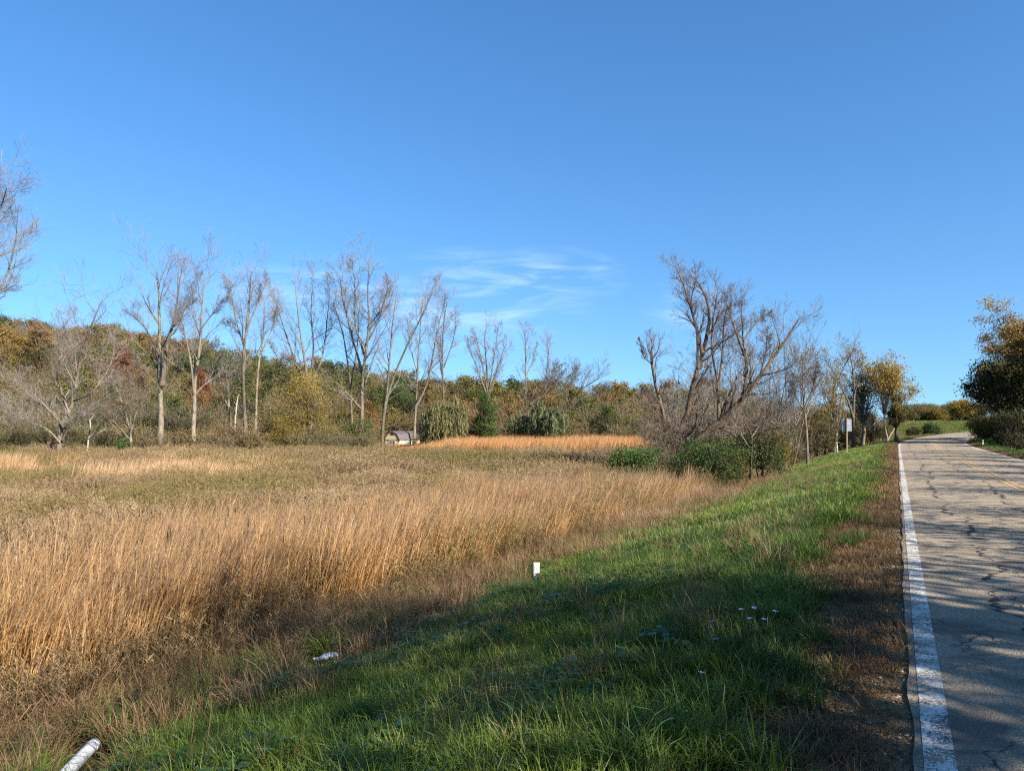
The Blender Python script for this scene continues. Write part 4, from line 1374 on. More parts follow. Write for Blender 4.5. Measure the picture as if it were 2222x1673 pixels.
put("hillside_wood", "autumn-tinted small trees, olive to rust, massed over the hillside", WOOD, X[kk], Y[kk], np.clip(tt[kk] * 1.05 - 0.12 + rng.normal(size=kk.sum()) * 0.18, 0, 1), 0.85, 1.15, rng, 0.05, size=np.interp(Y[kk], [102, 118, 160], [0.46, 0.74, 1.18]))
put("hillside_brush", "leafless grey-brown brushwood and small trees massed over the hillside", BR, X, Y, tt, 0.75, 1.35, rng, 0.06, hgt=rise)
# low willow scrub along the marsh's far rim
n_ = 520
u_ = -60 + 1560 * rng.random(n_)
Y = 86 + 24 * rng.random(n_) + np.where((u_ > 820) & (u_ < 1420), 20, 0)
X = (u_ - U0) / F * Y
M_SCRUB = veg_mat("scrub_leaf", [(0, (0.13, 0.12, 0.03)), (1, (0.13, 0.12, 0.03))], None, 0.5, 0.3,
                  [(0, (0.09, 0.10, 0.022)), (0.5, (0.18, 0.15, 0.035)), (1, (0.22, 0.14, 0.05))], 0.95, val=0.42)
SCR = [brush_proto(411, 2.6, 26, 0.15, M_SCRUB, M_BRUSHTWIG, 1700), brush_proto(412, 3.2, 22, 0.15, M_SCRUB, M_BRUSHTWIG, 1200)]
kk = ~((u_ > 800) & (u_ < 935) & (Y < 128))
X, Y = X[kk], Y[kk]
put("willow_scrub", "olive willow scrub fringing the marsh below the hillside", SCR, X, Y, fbm(X / 11, Y / 11, 70, 3) * 1.6 - 0.3, 0.7, 1.15, rng, 0.06)
n_ = 160
u_ = 1690 + 260 * rng.random(n_)
Y = 66 + 44 * rng.random(n_)
X = (u_ - U0) / F * Y
s_, t_ = road_st(X, Y)
ok = t_ < -8.5
put("roadside_scrub", "brown scrub filling the grove behind the road signs", SCR + BR[:2], X[ok], Y[ok], fbm(X[ok] / 7, Y[ok] / 7, 71, 3) * 1.6 - 0.2, 0.6, 0.95, rng, 0.06)
n_ = 150
u_ = 1940 + 180 * rng.random(n_)
Y = 228 + 30 * rng.random(n_)
X = (u_ - U0) / F * Y
put("far_hedgerow", "olive and rust hedgerow closing the far green field", BR[2:], X, Y, fbm(X / 9, Y / 9, 72, 3) * 1.5 - 0.2, 0.7, 1.1, rng, 0.05)

# -- grass blades
def blade_proto(seed, nb, l0, l1, w, rad, bend, mat, seg=4, lean=None, heads=0, headmat=None, up=1.0, broken=0.0):
    rng = np.random.default_rng(seed)
    th = rng.random(nb) * 2 * math.pi
    r = rad * np.sqrt(rng.random(nb))
    B = np.stack([r * np.cos(th), r * np.sin(th), np.zeros(nb)], 1)
    if lean is None:
        az_ = th + rng.normal(size=nb) * 0.9
        dirv = np.stack([np.cos(az_), np.sin(az_), np.zeros(nb)], 1)
    else:
        az_ = lean + rng.normal(size=nb) * 0.55
        dirv = np.stack([np.cos(az_), np.sin(az_), np.zeros(nb)], 1)
    Ln = l0 + (l1 - l0) * rng.random(nb)
    a0 = np.abs(rng.normal(size=nb)) * 0.16 * up
    a1 = bend * (0.35 + 1.1 * rng.random(nb))
    if broken:
        bk = rng.random(nb) < broken
        a1 = np.where(bk, 1.0 + 1.2 * rng.random(nb), a1)
        a0 = np.where(rng.random(nb) < broken, 0.25 + 0.4 * rng.random(nb), a0)
    P = [B]
    for k in range(seg):
        f = (k + 0.5) / seg
        ang = a0 + a1 * f ** 1.7
        P.append(P[-1] + (Ln / seg)[:, None] * (np.sin(ang)[:, None] * dirv + np.cos(ang)[:, None] * np.array([0, 0, 1])))
    P = np.stack(P, 1)
    side = unit(np.cross(dirv, np.array([0, 0, 1.0])) + rng.normal(size=(nb, 3)) * 0.45)
    W = w * (0.7 + 0.6 * rng.random(nb))[:, None] * np.array([0.75] + [1.0] * (seg - 2) + [0.75, 0.12])[None]
    G = Geo()
    G.ribbons(P, W, side, lt=rng.random(nb), rng=rng)
    if heads:
        i = rng.choice(nb, heads, replace=False)
        top = P[i, -1]
        c = np.stack([top + np.array([0, 0, 1]) * z for z in (-0.02, 0.03, 0.10, 0.14)], 1)
        G.tubes(c, np.array([[0.004, 0.012, 0.012, 0.004]]) * np.ones((heads, 1)), 5, mi=1, lt=rng.random(heads))
    return G.mesh("blades", [mat] + ([headmat] if headmat else []))


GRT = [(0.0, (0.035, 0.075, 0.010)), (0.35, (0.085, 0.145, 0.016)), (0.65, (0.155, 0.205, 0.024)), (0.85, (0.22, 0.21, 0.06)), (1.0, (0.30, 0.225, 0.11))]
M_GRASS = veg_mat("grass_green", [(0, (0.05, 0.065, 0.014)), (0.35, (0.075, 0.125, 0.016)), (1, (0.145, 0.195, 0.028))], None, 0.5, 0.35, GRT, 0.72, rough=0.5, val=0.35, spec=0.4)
M_DRY = veg_mat("grass_dry", [(0, (0.08, 0.05, 0.02)), (0.5, (0.19, 0.12, 0.055)), (1, (0.32, 0.215, 0.115))], None, 0.5, 0.25,
                [(0, (0.065, 0.038, 0.018)), (0.5, (0.18, 0.105, 0.05)), (1, (0.38, 0.27, 0.15))], 0.6, val=0.45)
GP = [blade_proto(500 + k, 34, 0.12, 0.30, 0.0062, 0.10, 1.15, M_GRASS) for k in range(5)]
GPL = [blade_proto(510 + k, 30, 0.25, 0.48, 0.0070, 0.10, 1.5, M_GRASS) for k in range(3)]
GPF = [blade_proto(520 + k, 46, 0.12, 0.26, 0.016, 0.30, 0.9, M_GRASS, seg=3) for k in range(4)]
DP = [blade_proto(530 + k, 40, 0.18, 0.50, 0.0050, 0.10, 0.9, M_DRY) for k in range(3)]
DPM = [blade_proto(535 + k, 50, 0.25, 0.6, 0.0055, 0.16, 2.2, M_DRY, up=4.0) for k in range(3)]


def grass_tint(X, Y, t):
    n1 = fbm(X / 1.9, Y / 1.9, 60, 4)
    n2 = fbm(X / 0.5, Y / 0.5, 61, 3)
    return 0.32 + 1.3 * (n1 - 0.48) + 0.7 * (n2 - 0.48) + 0.35 * smooth(4.5, 8, -t)


def green_keep(X, Y, t, rng):
    n1 = fbm(X / 1.1, Y / 1.1, 62, 4)
    lo = smooth(0.75, 1.75, -t + (n1 - 0.5) * 1.5)                  # thins out on the shoulder
    hi = 1 - smooth(4.7, 7.6, -t + (n1 - 0.5) * 5.0)                # and towards the marsh
    return rng.random(len(X)) < lo * hi


rng = np.random.default_rng(51)
X, Y, s_, t_ = pts_st(30000, -3, 15, -9.2, -0.6, rng)
k = green_keep(X, Y, t_, rng) & (np.hypot(X, Y) > 1.6)
X, Y, t_ = X[k], Y[k], t_[k]
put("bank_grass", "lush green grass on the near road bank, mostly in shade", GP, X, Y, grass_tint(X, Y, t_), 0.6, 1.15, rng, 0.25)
k = (fbm(X / 1.3, Y / 1.3, 63, 3) > 0.56) & (rng.random(len(X)) < 0.55)
put("long_bank_grass", "longer arching tufts in the near bank's grass", GPL, X[k], Y[k], grass_tint(X[k], Y[k], t_[k]), 0.6, 1.05, rng, 0.25)
X, Y, s_, t_ = pts_st(9000, -6, 30, -10.2, -6.6, rng)
k = (fbm(X / 0.9, Y / 0.9, 98, 4) > 0.54)
put("toe_green_grass", "green tufts showing through the dead grass at the foot of the bank", GP + GPL, X[k], Y[k], 0.2 + 0.5 * rng.random(k.sum()), 0.7, 1.3, rng, 0.25)
X, Y, s_, t_ = pts_st(17000, 14, 42, -9.5, -0.6, rng)
k = green_keep(X, Y, t_, rng)
X, Y, t_ = X[k], Y[k], t_[k]
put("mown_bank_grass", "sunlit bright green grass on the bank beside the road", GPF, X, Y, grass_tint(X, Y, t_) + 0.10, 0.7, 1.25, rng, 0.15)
X, Y, s_, t_ = pts_st(13000, 41, 125, -11, -0.7, rng)
k = green_keep(X, Y, t_, rng)
X, Y, t_ = X[k], Y[k], t_[k]
put("far_bank_grass", "green grass on the bank running past the road signs", GPF, X, Y, grass_tint(X, Y, t_) + 0.12, 1.0, 1.7, rng, 0.1, zs=0.7)
X, Y, s_, t_ = pts_st(9000, 28, 120, RW + 0.8, RW + 6.0, rng)
k = rng.random(len(X)) < smooth(0.7, 1.6, t_ - RW)
X, Y, t_ = X[k], Y[k], t_[k]
put("verge_grass", "green grass on the right-hand verge around the white posts", GPF, X, Y, grass_tint(X, Y, t_), 0.8, 1.5, rng, 0.1)
n_ = 9000
Y = 128 + 95 * rng.random(n_)
X = (1930 + 240 * rng.random(n_) - U0) / F * Y
s_, t_ = road_st(X, Y)
k = (t_ < -1.5) & (X > 50)
put("field_grass", "pale green grass of the far sloping field", GPF, X[k], Y[k], 0.55 + 0.5 * fbm(X[k] / 8, Y[k] / 8, 64, 3), 2.0, 3.6, rng, 0.1, zs=0.6)

# -- dry grass: shoulder, toe of the bank, matted at the lower left
X, Y, s_, t_ = pts_st(26000, -2, 22, -2.6, -0.16, rng)
n1 = fbm(X / 0.8, Y / 0.8, 65, 4)
k = rng.random(len(X)) < (1 - smooth(1.0, 2.2, -t_ + (n1 - 0.5))) * (0.25 + 0.75 * smooth(0.1, 0.5, -t_)) * (0.25 + 0.75 * smooth(0.30, 0.55, n1))
M_SHOULDER = veg_mat("grass_shoulder", [(0, (0.07, 0.045, 0.022)), (0.6, (0.15, 0.10, 0.05)), (1, (0.25, 0.17, 0.09))], None, 0.5, 0.25,
                     [(0, (0.08, 0.09, 0.02)), (0.25, (0.13, 0.075, 0.03)), (1, (0.25, 0.145, 0.065))], 0.6, val=0.4)
SP = [blade_proto(540 + q, 30, 0.03, 0.13, 0.0045, 0.09, 1.3, M_SHOULDER, seg=3, up=3.0) for q in range(4)]
put("shoulder_grass", "short dry brown grass on the near road shoulder", SP, X[k], Y[k], 1.3 * n1[k] - 0.3 + 0.35 * rng.random(k.sum()), 0.6, 1.35, rng, 0.25)
X, Y, s_, t_ = pts_st(12000, 21, 120, -2.5, -0.42, rng)
n1 = fbm(X / 1.6, Y / 1.6, 66, 4)
k = rng.random(len(X)) < (1 - smooth(1.0, 2.0, -t_ + (n1 - 0.5)))
SPF = [blade_proto(545 + q, 40, 0.04, 0.14, 0.012, 0.22, 1.0, M_SHOULDER, seg=3, up=2.0) for q in range(3)]
put("far_shoulder_grass", "dry russet grass of the road shoulder further off", SPF, X[k], Y[k], n1[k] + 0.15, 0.8, 1.5, rng, 0.15)
X, Y, s_, t_ = pts_st(4200, 28, 120, RW + 0.55, RW + 1.8, rng)
put("verge_dry_grass", "dry russet strip along the right-hand edge line", SPF, X, Y, rng.random(len(X)), 0.8, 1.5, rng, 0.15)

X, Y, s_, t_ = pts_st(14000, -4, 46, -10.5, -1.5, rng)
n1 = fbm(X / 1.2, Y / 1.2, 67, 4)
k = rng.random(len(X)) < (0.10 + 0.25 * smooth(4.6, 6, -t_) + 0.85 * smooth(6.0, 7.8, -t_ + (n1 - 0.5) * 3)) * smooth(0.33, 0.5, n1)
put("toe_dry_grass", "tan dry grass tufts at the foot of the bank", DP, X[k], Y[k], n1[k] * 1.6 - 0.4, 0.7, 1.35, rng, 0.22)
X, Y, s_, t_ = pts_st(5200, -6, 22, -10.8, -6.6, rng)
n1 = fbm(X / 1.5, Y / 1.5, 68, 4)
k = rng.random(len(X)) < smooth(6.6, 8.4, -t_ + (n1 - 0.5) * 2)
put("matted_grass", "matted brown dead grass lying at the marsh's near edge", DPM, X[k], Y[k], n1[k] * 1.5 - 0.5, 0.8, 1.5, rng, 0.3)
# taller tan grass where the reeds run out
M_TAN = veg_mat("grass_tan", [(0, (0.16, 0.11, 0.045)), (0.5, (0.33, 0.22, 0.11)), (1, (0.45, 0.31, 0.185))], None, 0.5, 0.3,
                [(0, (0.16, 0.15, 0.05)), (0.35, (0.34, 0.215, 0.11)), (1, (0.46, 0.30, 0.19))], 0.45, val=0.35)
TP = [blade_proto(550 + q, 26, 0.55, 1.05, 0.0085, 0.22, 0.7, M_TAN, seg=4) for q in range(3)]
X, Y, s_, t_ = pts_st(6500, 17, 62, -15, -7.4, rng)
n1 = fbm(X / 2.2, Y / 2.2, 69, 4)
k = rng.random(len(X)) < smooth(7.6, 8.8, -t_ + (n1 - 0.5) * 2.2) * smooth(17, 23, s_ + (n1 - 0.5) * 4)
put("tall_tan_grass", "tall tan-pink dry grass below the green bank", TP, X[k], Y[k], n1[k] * 1.3 - 0.15, 0.6, 1.15, rng, 0.15)

# -- reeds (cattails): yellow to orange low down, bleached tan at the tips
REED_H = [(0, (0.18, 0.09, 0.015)), (0.25, (0.42, 0.20, 0.028)), (0.5, (0.54, 0.30, 0.085)), (0.75, (0.62, 0.405, 0.21)), (1, (0.67, 0.475, 0.30))]  # first stop darkened: shade at the reeds' foot is put into the colour
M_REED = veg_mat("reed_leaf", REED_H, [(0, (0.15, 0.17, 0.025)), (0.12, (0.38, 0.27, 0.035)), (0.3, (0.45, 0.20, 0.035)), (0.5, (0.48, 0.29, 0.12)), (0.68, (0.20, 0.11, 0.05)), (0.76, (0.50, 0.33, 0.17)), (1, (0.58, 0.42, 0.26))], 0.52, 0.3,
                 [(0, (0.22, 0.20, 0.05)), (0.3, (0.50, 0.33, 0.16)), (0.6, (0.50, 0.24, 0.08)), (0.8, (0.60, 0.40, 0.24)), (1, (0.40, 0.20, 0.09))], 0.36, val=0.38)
M_REED_FAR = veg_mat("reed_leaf_orange", [(0, (0.20, 0.12, 0.02)), (0.4, (0.42, 0.23, 0.06)), (1, (0.56, 0.30, 0.13))], [(0, (0.30, 0.22, 0.04)), (0.4, (0.48, 0.24, 0.08)), (1, (0.58, 0.33, 0.17))], 0.45, 0.3, val=0.32)
M_SPIKE = plain_mat("reed_spike", (0.10, 0.055, 0.025), (0.30, 0.20, 0.12), 60, 0.9, 0.2)
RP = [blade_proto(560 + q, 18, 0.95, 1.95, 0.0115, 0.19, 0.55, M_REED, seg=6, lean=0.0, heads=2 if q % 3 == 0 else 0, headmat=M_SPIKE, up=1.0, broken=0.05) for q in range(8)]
RPF = [blade_proto(570 + q, 18, 1.3, 2.0, 0.026, 0.32, 0.5, M_REED, seg=4, lean=0.0, up=0.7) for q in range(4)]
RPO = [blade_proto(575 + q, 18, 1.3, 2.0, 0.026, 0.32, 0.5, M_REED_FAR, seg=4, lean=0.0, up=0.7) for q in range(4)]
rng = np.random.default_rng(52)
X, Y, s_, t_ = pts_st(15000, -12, 46, -15.5, -8.6, rng)
n1 = fbm(X / 2.4, Y / 2.4, 80, 4)
front = 9.1 + (n1 - 0.5) * 2.6 - 0.5 * smooth(12, 24, s_)
back = 12.6 + 2.0 * smooth(4, 16, s_) + (n1 - 0.5) * 3.4
k = (-t_ > front) & (-t_ < back) & (s_ < 40 - rng.random(len(s_)) * 14)
k &= rng.random(len(X)) < 0.45 + 0.55 * smooth(0.35, 0.55, n1)
X, Y, t_, n1 = X[k], Y[k], t_[k], n1[k]
ex_ = rng.random(len(X)) < 0.06
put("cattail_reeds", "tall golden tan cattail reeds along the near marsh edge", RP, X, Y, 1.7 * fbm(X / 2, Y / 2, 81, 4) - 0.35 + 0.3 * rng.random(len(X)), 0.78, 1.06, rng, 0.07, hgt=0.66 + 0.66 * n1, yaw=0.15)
RX, RY = X[ex_], Y[ex_]
# stray reeds thinning out into the weeds behind
X, Y, s_, t_ = pts_st(3600, -12, 44, -24, -12, rng)
k = rng.random(len(X)) < 0.75 * (1 - smooth(12.5, 21, -t_)) * smooth(0.38, 0.6, fbm(X / 2.6, Y / 2.6, 86, 3))
put("stray_reeds", "stray cattail reeds thinning out among the weeds behind the near stand", RP, X[k], Y[k], rng.random(k.sum()), 0.7, 1.05, rng, 0.09, yaw=0.15)
n_ = 5200
Y = 33 + 27 * rng.random(n_)
X = (-160 + 860 * rng.random(n_) - U0) / F * Y
n1 = fbm(X / 4, Y / 4, 82, 4)
k = (rng.random(n_) < smooth(0.36, 0.5, n1)) & (uof(X, Y) < 560 + 160 * n1) & (Y > 33 + 8 * fbm(X / 6, X * 0 + 3, 83, 2)) & (Y < 50 + 16 * fbm(X / 7, X * 0 + 8, 84, 2))
put("mid_cattail_reeds", "second stand of pale cattail reeds in the left middle of the marsh", RPF, X[k], Y[k], 0.3 + 0.7 * n1[k], 0.8, 1.05, rng, 0.06, hgt=0.75 + 0.4 * n1[k], yaw=0.15)
n_ = 8500
Y = 76 + 50 * rng.random(n_)
u_ = 815 + 600 * rng.random(n_)
X = (u_ - U0) / F * Y
n1 = fbm(X / 6, Y / 6, 85, 4)
k = (Y > 76 + 22 * smooth(1000, 820, u_) + 8 * n1) & (u_ < 1405) & ((Y < 108.5) | (u_ > 915))
put("far_cattail_reeds", "far orange-tan cattail bed stretching right from the shed", RPO, X[k], Y[k], 0.55 + 0.6 * n1[k], 0.95, 1.25, rng, 0.05, hgt=0.38 + 0.25 * n1[k] + 0.60 * smooth(880, 985, u_[k]), yaw=0.1)

# -- weeds filling the marsh
def weed_proto(seed, nst, H, leafmat, stemmat, nl, lsz, fuzz, fuzzmat, rad=0.3, wid=1.0):
    """upright stalks with narrow drooping leaves and a feathery seed plume"""
    rng = np.random.default_rng(seed)
    G = Geo()
    B_ = np.stack([rng.normal(size=nst) * rad, rng.normal(size=nst) * rad, np.zeros(nst)], 1)
    D = unit(np.stack([rng.normal(size=nst) * 0.16, rng.normal(size=nst) * 0.16, np.ones(nst)], 1))
    Ln = H * (0.55 + 0.5 * rng.random(nst))
    b, r = grow(B_, D, Ln, np.full(nst, 0.005), 4, 0.07, 0.02, rng)
    G.ribbons(b, np.full(b.shape[:2], 0.008 * wid), lt=rng.random(nst), rng=rng)
    f = 0.10 + 0.82 * rng.random((nst, nl))
    i = np.minimum((f * 4).astype(int), 3)
    fr = (f * 4 - i)[..., None]
    Q = (b[np.arange(nst)[:, None], i] * (1 - fr) + b[np.arange(nst)[:, None], i + 1] * fr).reshape(-1, 3)
    M_ = len(Q)
    th = rng.random(M_) * 2 * math.pi
    out = np.stack([np.cos(th), np.sin(th), 0.9 - 1.3 * rng.random(M_)], 1)
    l_ = (lsz * (0.5 + 0.9 * rng.random(M_)))[:, None]
    P1 = Q + unit(out) * l_ * 0.55
    P2 = P1 + unit(out + np.array([0, 0, -0.9])) * l_ * 0.5
    G.ribbons(np.stack([Q, P1, P2], 1), np.array([[0.5, 1.0, 0.2]]) * 0.014 * wid * np.ones((M_, 1)), lt=rng.random(M_), h=np.repeat(f.ravel()[:, None], 3, 1), mi=1, rng=rng)
    if fuzz:
        base_ = np.repeat(b[:, -2:].mean(1), fuzz, 0) + (np.repeat(b[:, -1] - b[:, -2], fuzz, 0)) * (rng.random((nst * fuzz, 1)) - 0.15) * 1.1
        th = rng.random(nst * fuzz) * 2 * math.pi
        o = np.stack([np.cos(th), np.sin(th), 0.5 + rng.random(nst * fuzz)], 1)
        e = base_ + unit(o) * (0.03 + 0.07 * rng.random((nst * fuzz, 1)))
        G.ribbons(np.stack([base_, e], 1), np.array([[0.006, 0.014]]) * wid * np.ones((nst * fuzz, 1)), lt=rng.random(nst * fuzz), mi=2, rng=rng)
    return G.mesh("weed", [stemmat, leafmat, fuzzmat])


M_WSTEM = veg_mat("weed_stem", [(0, (0.10, 0.06, 0.03)), (1, (0.17, 0.115, 0.06))], None, 0.5, 0.1)
M_WLEAF = veg_mat("weed_leaf", [(0, (0.13, 0.085, 0.035)), (0.5, (0.18, 0.145, 0.04)), (1, (0.23, 0.19, 0.06))], None, 0.5, 0.3,
                  [(0, (0.075, 0.105, 0.02)), (0.35, (0.18, 0.155, 0.035)), (0.6, (0.27, 0.19, 0.065)), (0.8, (0.22, 0.13, 0.065)), (1, (0.36, 0.26, 0.12))], 0.75, val=0.42)
M_WFUZZ = veg_mat("weed_seedhead", [(0, (0.25, 0.19, 0.13)), (1, (0.25, 0.19, 0.13))], None, 0.5, 0.3,
                  [(0, (0.18, 0.16, 0.04)), (0.5, (0.27, 0.195, 0.075)), (0.8, (0.26, 0.165, 0.09)), (1, (0.38, 0.27, 0.14))], 0.85, val=0.42)
WP = [weed_proto(580 + q, 22, 1.08, M_WLEAF, M_WSTEM, 26, 0.085, 26, M_WFUZZ, wid=0.8) for q in range(5)]
WPF = [weed_proto(590 + q, 34, 1.08, M_WLEAF, M_WSTEM, 20, 0.11, 20, M_WFUZZ, rad=0.65, wid=1.5) for q in range(4)]


def weed_tint(X, Y):
    return 2.4 * (fbm(X / 6, Y / 6, 90, 4) - 0.30) + 0.6 * (fbm(X / 0.9, Y / 0.9, 91, 2) - 0.5)


rng = np.random.default_rng(53)
n_ = 19000
Y = 6 + 36 * rng.random(n_) ** 0.7
X = (-480 + 2220 * rng.random(n_) - U0) / F * Y
s_, t_ = road_st(X, Y)
k = (t_ < -11.2 - 1.5 * fbm(X / 3, Y / 3, 92, 2)) & (uof(X, Y) < 1600)
X, Y = X[k], Y[k]
X, Y = np.concatenate([X, RX]), np.concatenate([Y, RY])
put("marsh_weeds", "olive brown goldenrod and weeds filling the marsh behind the reeds", WP, X, Y, weed_tint(X, Y) + 0.12, 0.75, 1.2, rng, 0.1, hgt=0.30 + 1.35 * fbm(X / 2.2, Y / 2.2, 93, 4))
n_ = 11000
Y = 40 + 62 * rng.random(n_)
X = (-160 + 1700 * rng.random(n_) - U0) / F * Y
s_, t_ = road_st(X, Y)
k = (t_ < -13) & (uof(X, Y) < 1560) & ~((Y > 78) & (uof(X, Y) > 830) & (uof(X, Y) < 1400))
X, Y = X[k], Y[k]
put("far_marsh_weeds", "brown weeds of the far marsh below the trees", WPF, X, Y, weed_tint(X, Y) + 0.15, 0.85, 1.3, rng, 0.08, hgt=0.30 + 1.35 * fbm(X / 3.2, Y / 3.2, 94, 4))
n_ = 13000
Y = 12 + 74 * rng.random(n_) ** 0.8
X = (-160 + 1750 * rng.random(n_) - U0) / F * Y
s_, t_ = road_st(X, Y)
n1 = fbm(X / 4.5, Y / 4.5, 97, 4)
k = (t_ < -12.5) & (uof(X, Y) < 1500) & (rng.random(n_) < 0.22 + 0.8 * smooth(0.48, 0.66, n1))
put("marsh_stalks", "scattered taller tan grass stalks standing among the marsh weeds", TP, X[k], Y[k], n1[k] * 1.3 - 0.2, 0.8, 1.35, rng, 0.12)
# dark brown stalks at the near foot of the reeds
M_DLEAF = veg_mat("dark_weed_leaf", [(0, (0.05, 0.045, 0.016)), (1, (0.10, 0.085, 0.03))], None, 0.5, 0.25, [(0, (0.03, 0.055, 0.012)), (0.5, (0.075, 0.06, 0.025)), (1, (0.12, 0.085, 0.045))], 0.7, val=0.4)
DW = [weed_proto(600 + q, 12, 0.85, M_DLEAF, M_WSTEM, 26, 0.055, 8, M_WFUZZ, rad=0.25, wid=0.6) for q in range(4)]
X, Y, s_, t_ = pts_st(3200, -10, 30, -10.4, -8.2, rng)
n1 = fbm(X / 1.6, Y / 1.6, 95, 3)
k = rng.random(len(X)) < 0.45 * smooth(0.42, 0.6, n1) * smooth(8.2, 9.0, -t_)
put("reed_foot_weeds", "dark brown and green weeds crowding the foot of the reeds", DW, X[k], Y[k], n1[k], 0.7, 1.3, rng, 0.15)
# broad-leaved plants in the grass
def rosette(seed, nl, mat):
    rng = np.random.default_rng(seed)
    G = Geo()
    for q in range(nl):
        th = rng.random() * 2 * math.pi
        d = np.array([math.cos(th), math.sin(th), 0])
        e = np.array([-math.sin(th), math.cos(th), 0])
        r0 = rng.random() * 0.12
        z0 = 0.06 + rng.random() * 0.16
        ln, wd = 0.045 + 0.06 * rng.random(), 0.03 + 0.035 * rng.random()
        c = d * r0 + np.array([0, 0, z0])
        up = np.array([0, 0, 1]) * (0.25 - 0.7 * rng.random())
        V = [c, c + (d + up) * ln * 0.35 + e * wd * 0.5, c + (d + up) * ln * 0.75 + e * wd * 0.36, c + (d + up * 0.6) * ln, c + (d + up) * ln * 0.75 - e * wd * 0.36, c + (d + up) * ln * 0.35 - e * wd * 0.5]
        G.add(V, [[0, 1, 2, 3], [0, 3, 4, 5]], 0.5, rng.random())
        G.ribbons(np.array([[d * r0 * 0.3, (d * r0 * 0.3 + c) * 0.55 + np.array([0, 0, 0.02]), c]]), 0.004, lt=[0.4], rng=rng)
    return G.mesh("rosette", mat)


M_BROAD = veg_mat("broad_leaf", [(0, (0.05, 0.09, 0.015)), (1, (0.05, 0.09, 0.015))], None, 0.5, 0.3, [(0, (0.030, 0.075, 0.012)), (0.7, (0.075, 0.14, 0.02)), (1, (0.20, 0.21, 0.03))], 0.85, rough=0.4, val=0.35, spec=0.4)
RO = [rosette(610 + q, 22, M_BROAD) for q in range(4)]
X, Y, s_, t_ = pts_st(3800, 0, 20, -8.4, -1.8, rng)
n1 = fbm(X / 1.4, Y / 1.4, 96, 3)
k = (n1 > 0.53) & (np.hypot(X, Y) > 3.2)
put("broadleaf_weeds", "patches of broad-leaved weeds and clover in the bank's grass", RO, X[k], Y[k], rng.random(k.sum()) ** 1.5, 0.7, 1.3, rng, 0.2)

# -- dead leaves and gravel on the shoulder
G = Geo()
rng = np.random.default_rng(54)
M_FALLEN = leaf_mat("fallen_leaf", [(0, (0.06, 0.035, 0.018)), (0.5, (0.15, 0.09, 0.045)), (0.85, (0.24, 0.15, 0.075)), (1, (0.30, 0.22, 0.12))], 0.1)
X, Y, s_, t_ = pts_st(9000, -2, 20, -2.6, -0.1, rng)
k = rng.random(len(X)) < 1 - smooth(0.8, 2.5, -t_)
X, Y = X[k], Y[k]
Z = height(X, Y) + 0.012
G.leaves(np.stack([X, Y, Z], 1), 0.018 + 0.035 * rng.random(len(X)) ** 2, rng.random(len(X)), up=2.2, rng=rng)
tag(link("fallen_leaves", G.mesh("fallen_leaves", M_FALLEN)), "dead brown leaves strewn over the near shoulder", kind="stuff")
G = Geo()
X, Y, s_, t_ = pts_st(11000, -1, 14, -1.5, -0.12, rng)
k = rng.random(len(X)) < 0.35 + 0.65 * (1 - smooth(0.1, 0.9, -t_))
X, Y = X[k], Y[k]
Z = height(X, Y)
r_ = 0.004 + 0.011 * rng.random(len(X)) ** 2.2
oct_ = np.array([[1, 0, 0], [0, 1, 0], [-1, 0, 0], [0, -1, 0], [0, 0, 0.8], [0, 0, -0.8]])
V = np.stack([X, Y, Z + r_ * 0.4], 1)[:, None, :] + oct_[None] * r_[:, None, None] * (0.7 + 0.6 * rng.random((len(X), 6, 1)))
f = np.array([[0, 1, 4], [1, 2, 4], [2, 3, 4], [3, 0, 4], [1, 0, 5], [2, 1, 5], [3, 2, 5], [0, 3, 5]])
G.add(V.reshape(-1, 3), (np.arange(len(X))[:, None, None] * 6 + f[None]).reshape(-1, 3), 0.5, np.repeat(rng.random(len(X)), 6))
M_STONE = leaf_mat("shoulder_stone", [(0, (0.10, 0.085, 0.065)), (0.6, (0.24, 0.19, 0.14)), (1, (0.42, 0.36, 0.29))], 0.0)
tag(link("shoulder_gravel", G.mesh("shoulder_gravel", M_STONE)), "loose tan gravel along the pavement's ragged edge", kind="stuff")

# ------------------------------------------------------------------ built things
def box(bm, x0, x1, y0, y1, z0, z1):
    v = [bm.verts.new(c) for c in ((x0, y0, z0), (x1, y0, z0), (x1, y1, z0), (x0, y1, z0), (x0, y0, z1), (x1, y0, z1), (x1, y1, z1), (x0, y1, z1))]
    for f in ((0, 3, 2, 1), (4, 5, 6, 7), (0, 1, 5, 4), (1, 2, 6, 5), (2, 3, 7, 6), (3, 0, 4, 7)):
        bm.faces.new([v[i] for i in f])


def prism(bm, prof, y0, y1):
    """profile in x, z pushed from y0 to y1"""
    a_ = [bm.verts.new((x, y0, z)) for x, z in prof]
    b_ = [bm.verts.new((x, y1, z)) for x, z in prof]
    bm.faces.new(a_)
    bm.faces.new(b_[::-1])
    for i in range(len(prof)):
        j = (i + 1) % len(prof)
        bm.faces.new([a_[j], a_[i], b_[i], b_[j]])


def obj(name, bm, mat, parent=None, loc=None, bevel=0.0, smooth_=False):
    bmesh.ops.recalc_face_normals(bm, faces=bm.faces)
    if bevel:
        bmesh.ops.bevel(bm, geom=list(bm.edges), offset=bevel, segments=1, affect="EDGES")
    me_ = bpy.data.meshes.new(name)
    bm.to_mesh(me_)
    bm.free()
    me_.materials.append(mat)
    for p_ in me_.polygons:
        p_.use_smooth = smooth_
    return link(name, me_, parent, loc)


